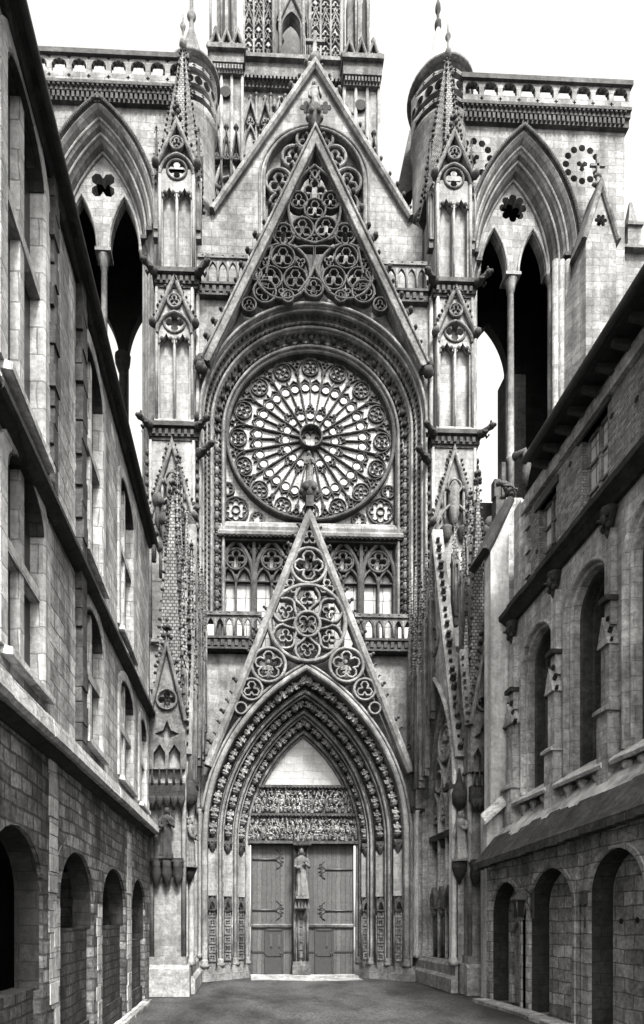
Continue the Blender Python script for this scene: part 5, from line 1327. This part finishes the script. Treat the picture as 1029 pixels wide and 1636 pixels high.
g = MB(fU); g.tube([(YC, -.72, ze2(YC)+.3), (YEE, -.72, ze2(YEE)+.3)], .1, 8); g.build('gutter', M['timber'], RB)
# chimney-like pier and rendered return wall between building and porch
RW_ = thing('return_wall', (8.6, -6.3, 0), 'narrow pale rendered wall between the right porch pier and the brick building', 'wall')
d = -6.3
g = MB(); g.plate(PL([(784, 1300), (813, 1300), (813, 806), (784, 868)], d), [], d, d+.5); g.box(P(778, 1400, d)[0], P(815, 1400, d)[0], d, d+.5, 0, P(790, 1298, d)[1])
g.build('wall', M['wall'], RW_)
g = MB(); g.sweep(PL([(776, 880), (784, 866), (816, 798)], d), sq(.26, d-.12, d+1.2)); g.build('sloping_coping', M['black'], RW_)
g = MB(); x0, z0 = P(768, 1308, d); x1, z1 = P(812, 1268, d); g.add([(x0, d-.35, z0-.15), (x1, d-.35, z1-.15), (x1, d, z1+.15), (x0, d, z0+.15), (x0, d-.35, z0-.25), (x1, d-.35, z1-.25), (x1, d, z1-.25), (x0, d, z0-.25)], [(0, 1, 2, 3), (4, 7, 6, 5), (0, 4, 5, 1), (1, 5, 6, 2), (0, 3, 7, 4)]); g.build('sloping_sill', M['ledge'], RW_)
CH = thing('roof_pier', (9.2, -5.6, 15), 'dark stone pier with broken carving at the far end of the brick building roof', 'pier')
d = -5.6
g = MB(); g.box(P(809, 750, d)[0], P(835, 750, d)[0], d, d+.6, 0, P(820, 795, d)[1]); g.build('shaft', M['rwall'], CH)
g = MB(); x, z = P(815, 790, d)
for k in range(14): g.ball((x+RR(-.3, .25), d+RR(-.1, .2), z+RR(-.1, .12)), (RR(.06, .13), .1, RR(.04, .09)), 5, 4)
for k in range(4): g.tube([(x+RR(-.2, .2), d, z), (x+RR(-.35, .3), d-.1, z+RR(.1, .3)), (x+RR(-.45, .3), d-.15, z+RR(.05, .35))], [.08, .07, .03], 6)
g.tube([(x-.05, d, z), (x-.25, d-.1, z+.3), (x-.5, d-.15, z+.25)], .1, 6); g.build('broken_carving', M['soot'], CH)
g = MB(); x2 = P(801, 790, d+2)[0]; zb2 = P(801, 810, d+2)[1]; g.box(x2-.2, x2+.2, d+2, d+2.4, 10, zb2+.4); g.box(x2+.02, x2+.16, d+2, d+2.3, zb2+.4, P(805, 738, d+2)[1]); g.box(x2-.26, x2-.02, d+2, d+2.3, zb2+.4, P(796, 765, d+2)[1]); g.build('broken_pinnacle', M['soot'], CH)
g = MB(); a = P(830, 735, d+1); 
g.tube([P(822, 730, d)[:1]+(d,)+P(822, 730, d)[1:], P(836, 722, d)[:1]+(d,)+P(836, 722, d)[1:], P(842, 745, d)[:1]+(d,)+P(842, 745, d)[1:], P(836, 775, d)[:1]+(d,)+P(836, 775, d)[1:]], .14, 8); g.build('scroll_carving', M['soot'], CH)
# ================================================================== GROUND
g = MB(); n = 40
g.add([(-400, -400, -.12), (400, -400, -.12), (400, 400, -.12), (-400, 400, -.12)], [(0, 1, 2, 3)])
tag(g.build('ground', M['fac']), kind='structure')
m_, nt, b = nodes('court_paving'); N = nt.nodes.new; L = nt.links.new
geo = N('ShaderNodeNewGeometry')
def nz(sc, det, lo, hi, a, c, scl=(1, 1, 1)):
    mp = N('ShaderNodeMapping'); mp.inputs['Scale'].default_value = scl; L(geo.outputs['Position'], mp.inputs[0])
    t = N('ShaderNodeTexNoise'); t.inputs['Scale'].default_value = sc; t.inputs['Detail'].default_value = det; t.inputs['Roughness'].default_value = .65; L(mp.outputs[0], t.inputs['Vector'])
    r = N('ShaderNodeMapRange'); L(t.outputs['Fac'], r.inputs[0])
    for i, x in enumerate((a, c, lo, hi)): r.inputs[i+1].default_value = x
    return r.outputs[0], t
v1, t1 = nz(.55, 6, .01, .048, .36, .62, (1, .5, 1)); v2, t2 = nz(11, 6, .75, 1.2, .3, .7); 
vo = N('ShaderNodeTexVoronoi'); vo.feature = 'DISTANCE_TO_EDGE'; vo.inputs['Scale'].default_value = 7.; L(geo.outputs['Position'], vo.inputs['Vector'])
vr = N('ShaderNodeMapRange'); L(vo.outputs['Distance'], vr.inputs[0])
for i, x in enumerate((0., .1, .3, 1.)): vr.inputs[i+1].default_value = x
q1 = N('ShaderNodeMath'); q1.operation = 'MULTIPLY'; L(v1, q1.inputs[0]); L(v2, q1.inputs[1])
q2 = N('ShaderNodeMath'); q2.operation = 'MULTIPLY'; L(q1.outputs[0], q2.inputs[0]); L(vr.outputs[0], q2.inputs[1])
cc = N('ShaderNodeCombineColor')
for i in range(3): L(q2.outputs[0], cc.inputs[i])
L(cc.outputs[0], b.inputs['Base Color']); b.inputs['Roughness'].default_value = .8
bp = N('ShaderNodeBump'); bp.inputs['Strength'].default_value = .5; bp.inputs['Distance'].default_value = .03; L(vr.outputs[0], bp.inputs['Height']); L(bp.outputs[0], b.inputs['Normal'])
g = MB(); nx, ny = 24, 60
X0, X1, Y0, Y1 = XL, XR+.1, -30., 2.9
vs = []; 
for j in range(ny+1):
    for i in range(nx+1):
        x = X0+(X1-X0)*i/nx; y = Y0+(Y1-Y0)*j/ny; vs.append((x, y, .03*sin(x*1.3+y*.7)*cos(y*.9)*(0 if (y > .2) else 1)-.02*abs(x-2.6)/5*(y < 0)))
fs = [(j*(nx+1)+i, j*(nx+1)+i+1, (j+1)*(nx+1)+i+1, (j+1)*(nx+1)+i) for j in range(ny) for i in range(nx)]
g.add(vs, fs, True); tag(g.build('courtyard', m_), kind='structure')
for nm, x0, x1 in (('left', XL, XL+.3), ('right', XR-.6, XR)):
    g = MB(); y = -26.
    while y < -6.6:
        l = RR(.7, 1.2); g.box(x0, x1-RR(0, .06), y+.01, min(y+l, -6.5)-.01, -.1, .05+RR(0, .03)); y += l
    tag(g.build('kerb_strip', M['rarc']), kind='structure')
g = MB(); g.box(P(400, 1500, 2.2)[0], P(566, 1500, 2.2)[0], .2, 1.2, -.1, .03); tag(g.build('path', M['slab']), kind='structure')
# ================================================================== STATUES and the wall lantern
def statue(name, loc, h, face, label, group, mat='ldress', pose=0, child=False):
    """robed standing figure; one continuous body mesh, face, five-fingered hands; looks along -y turned by face"""
    n = 40; prof0 = [(0, .185, .15), (.03, .19, .155), (.12, .165, .135), (.3, .15, .125), (.45, .142, .118), (.55, .13, .108), (.63, .125, .1), (.72, .15, .108), (.79, .165, .105), (.825, .14, .09), (.845, .075, .065), (.86, .05, .052), (.875, .048, .054), (.89, .06, .066), (.915, .068, .08), (.945, .07, .084), (.975, .058, .07), (.992, .03, .04), (1., .004, .006)]
    prof = []
    for p, q_ in zip(prof0, prof0[1:]): prof += [p, tuple((x+y)/2 for x, y in zip(p, q_))]
    prof.append(prof0[-1])
    m = MB(); rows = []; rn = random.Random(hash(name+label) % 999 if False else len(label))
    ph = rn.uniform(0, 6)
    for t, rx, ry in prof:
        sway = .018*sin(t*pi*1.2+ph); row = []
        for j in range(n):
            a = 2*pi*j/n; f = 1+((.13*(1-t/.75)*sin(a*8+ph+t*4)+.05*sin(a*15-t*7)*(1-t)) if t < .7 else 0)+(.07*sin(a*3+t*14) if .3 < t < .78 else 0)
            x = rx*cos(a)*f+sway; y = ry*sin(a)*f
            if .895 < t < .925 and abs(a-1.5*pi) < .35: y -= .012
            if .925 < t < .95 and abs(a-1.5*pi) < .15: y -= .018
            row.append((x, y, t))
        row.append(row[0]); rows.append(row)
    m.strip(rows, True)
    m.add([p for p in rows[0][:-1]], [tuple(range(n))])
    for s in (-1, 1):
        el = (s*.2, -.03, .62); wr = (s*.07, -.16, .6+.05*s+.05*pose) if pose != 2 else ((s*.12, -.15, .66) if s > 0 else (s*.14, -.12, .5))
        m.tube([(s*.13, 0, .79), (s*.185, -.01, .72), el, lerp(el, wr, .5), wr], [.05, .052, .045, .042, .028], 8)
        d = (Vector(wr)-Vector(el)).normalized(); w_ = Vector(wr); side_ = d.cross(Vector((0, 0, 1))).normalized(); up = side_.cross(d)
        m.ball(tuple(w_+d*.02), (.024, .026, .018), 7, 5)
        for k in range(4): m.tube([tuple(w_+d*.03+side_*(.018-.012*k)), tuple(w_+d*(.058+.004*(k in (1, 2)))+side_*(.018-.012*k)), tuple(w_+d*.07+side_*(.016-.011*k)-up*.014)], .0062, 5)
        m.tube([tuple(w_+d*.01+side_*.022), tuple(w_+d*.035+side_*.036), tuple(w_+d*.052+side_*.032)], .0068, 5)
        m.ball((s*.066+.018*sin(.93*pi*1.2+ph), 0, .925), (.012, .02, .024), 6, 4)
    hx = .018*sin(.93*pi*1.2+ph)
    for s in (-1, 1): m.ball((hx+s*.026, -.072, .937), (.011, .009, .008), 6, 4)
    m.tube([(hx, -.08, .94), (hx, -.1, .918)], .01, 5); m.ball((hx, -.078, .9), (.018, .01, .006), 6, 4)
    m.box(-.19, .19, -.16, .16, -.045, .004)
    q = MB(); q.v = [tuple(Matrix.Rotation(face, 3, 'Z') @ Vector((v[0]*.72, v[1]*.8, v[2]))*h) for v in m.v]; q.f = m.f; q.s = m.s
    o = q.build(name, M[mat]); o.location = loc
    tag(o, label, 'statue', group)
    c = MB()
    c.lathe(hx, .01, [(.078, .955), (.08, .985), (.062, 1.0), (.03, 1.012)], 10); c.tube([(hx-.06, .03, .95), (hx-.075, .03, .9), (hx-.07, .02, .84)], .022, 6); c.tube([(hx+.06, .03, .95), (hx+.075, .03, .9), (hx+.07, .02, .84)], .022, 6); c.ball((hx, .045, .92), (.06, .05, .075), 8, 6)
    r = MB(); r.v = [tuple(Matrix.Rotation(face, 3, 'Z') @ Vector((v[0]*.72, v[1]*.8, v[2]))*h) for v in c.v]; r.f = c.f; r.s = c.s
    k = r.build('headdress', M[mat]); k.parent = o
    return o
x, z0 = P(481, 1436, 1.55); z1 = P(481, 1358, 1.55)[1]
statue('statue', (xt, 1.55, z0+.1), z1-z0-.05, 0, 'pale robed statue on the pillar between the two portal doors', 'standing statues', 'fac', 1)
x, z0 = P(496, 778, -.2); z1 = P(496, 722, -.2)[1]
u, zq = Q(494, 812)
statue('statue', (u, -.2, zq+1.0), z1-(zq+1.0), 0, 'robed statue on the peak of the portal gable, in front of the rose', 'standing statues', 'carve', 0)
u, zq = P(503, 197, DG-.25); z1 = P(503, 133, DG-.25)[1]
statue('statue', (u, DG-.25, zq+.05), z1-zq, 0, 'small statue high under the cross-topped roof gable', 'standing statues', 'pale', 2)
statue('statue', (-2.42, -5.36, 4.76), 1.66, 0, 'dark niche statue on the left porch pier beside the arcade', 'standing statues', 'soot', 1)
statue('statue', (7.86, -4.98, 4.76), 1.66, -pi/2+.55, 'weathered statue on the inner corner of the right porch pier under a dark canopy', 'standing statues', 'panel', 2)
# side-facing niche statues on the inner faces of the piers
statue('statue', (-1.68, -4.75, 4.5), 1.7, pi/2, 'narrow statue seen in profile on the inner face of the left porch pier', 'standing statues', 'carve', 0)
for x, dx in ((-1.68, 1), (7.86, -1)):
    g = MB(); g.lathe(x, -4.8, [(.03, 3.9), (.2, 4.25), (.28, 4.45), (.28, 4.7 if dx < 0 else 4.44)], 8); g.build('statue_bracket', M['black'], KL if dx > 0 else KR)
    g = MB(); g.lathe(x, -4.8, [(.05, 6.5), (.26, 6.75), (.28, 7.1), (.1, 7.6), (.03, 8.0)], 8); g.build('niche_canopy', M['black'], KL if dx > 0 else KR)
# wall lantern between the first two right arches
y, z = PX(831, 1450, XR-.35)
LA = thing('wall_lantern', (XR, y, z), 'dark iron lantern bracketed to the right wall between two round arches', 'lantern')
g = MB(); x = XR-.38
g.lathe(x, y, [(.11, z-.28), (.17, z+.2)], 4, rot=pi/4, sm=False); g.build('glazed_body', M['dglass'], LA)
g = MB(); g.lathe(x, y, [(.25, z+.2), (.25, z+.24), (.06, z+.42), (.05, z+.52), (.02, z+.56)], 4, rot=pi/4, sm=False); g.build('cap', M['iron'], LA)
g = MB()
for k in range(4):
    a = pi/4+k*pi/2; g.tube([(x+.12*cos(a), y+.12*sin(a), z-.3), (x+.18*cos(a), y+.18*sin(a), z+.21)], .018, 4)
g.box(x-.1, x+.1, y-.1, y+.1, z-.34, z-.28); g.build('frame', M['iron'], LA)
g = MB(); g.tube([(XR+.02, y, z+.34), (XR-.2, y, z+.5), (x, y, z+.5)], .025, 6); g.tube([(XR+.02, y, z-.2), (XR-.12, y, z+.1), (x+.1, y, z+.3)], .02, 6); g.box(XR-.02, XR+.02, y-.07, y+.07, z-.3, z+.45); g.build('bracket', M['iron'], LA)
WB = thing('wall_box', (XR, PX(938, 1435, XR)[0], PX(938, 1435, XR)[1]), 'small dark iron fitting fixed to the right wall beside the largest arch', 'fitting')
y, z = PX(938, 1435, XR)
g = MB(); g.box(XR-.12, XR+.02, y-.08, y+.08, z-.14, z+.14); g.box(XR-.14, XR+.02, y-.1, y+.1, z+.14, z+.18); g.build('casing', M['iron'], WB)
g = MB(); g.tube([(XR-.05, y, z-.14), (XR-.05, y, z-.7)], .02, 6); g.build('conduit', M['iron'], WB)
# ------------------------------------------------------------------ daylight
W = bpy.data.worlds.new('World'); S.world = W; W.use_nodes = True
nt = W.node_tree; bg = nt.nodes['Background']
sk = nt.nodes.new('ShaderNodeTexSky'); sk.sky_type = 'NISHITA'; sk.sun_disc = False
SUN_EL = radians(52); SUN_AZ = radians(169)     # direction the light comes from (0 = +y, clockwise)
sk.sun_elevation = SUN_EL; sk.sun_rotation = SUN_AZ; sk.dust_density = 4.; sk.air_density = 1.
bw = nt.nodes.new('ShaderNodeRGBToBW'); nt.links.new(sk.outputs[0], bw.inputs[0])
mx = nt.nodes.new('ShaderNodeMix'); mx.data_type = 'RGBA'; mx.blend_type = 'MULTIPLY'; mx.inputs[0].default_value = 1.
nt.links.new(bw.outputs[0], mx.inputs[6]); mx.inputs[7].default_value = (1., .985, .945, 1)
nt.links.new(mx.outputs[2], bg.inputs['Color']); bg.inputs['Strength'].default_value = .088
sl = bpy.data.lights.new('sun', 'SUN'); sl.energy = 1.45; sl.angle = radians(11); sl.color = (1., .985, .95)
so = bpy.data.objects.new('sun', sl); COL.objects.link(so)
dv = Vector((sin(SUN_AZ)*cos(SUN_EL), cos(SUN_AZ)*cos(SUN_EL), sin(SUN_EL)))
so.rotation_euler = (-dv).to_track_quat('-Z', 'Y').to_euler(); so.location = (0, -30, 60)
S.view_settings.view_transform = 'Standard'; S.view_settings.look = 'None'
S.view_settings.exposure = 3.25; S.view_settings.gamma = 1
S.cycles.max_bounces = 6; S.cycles.diffuse_bounces = 3; S.cycles.use_denoising = True
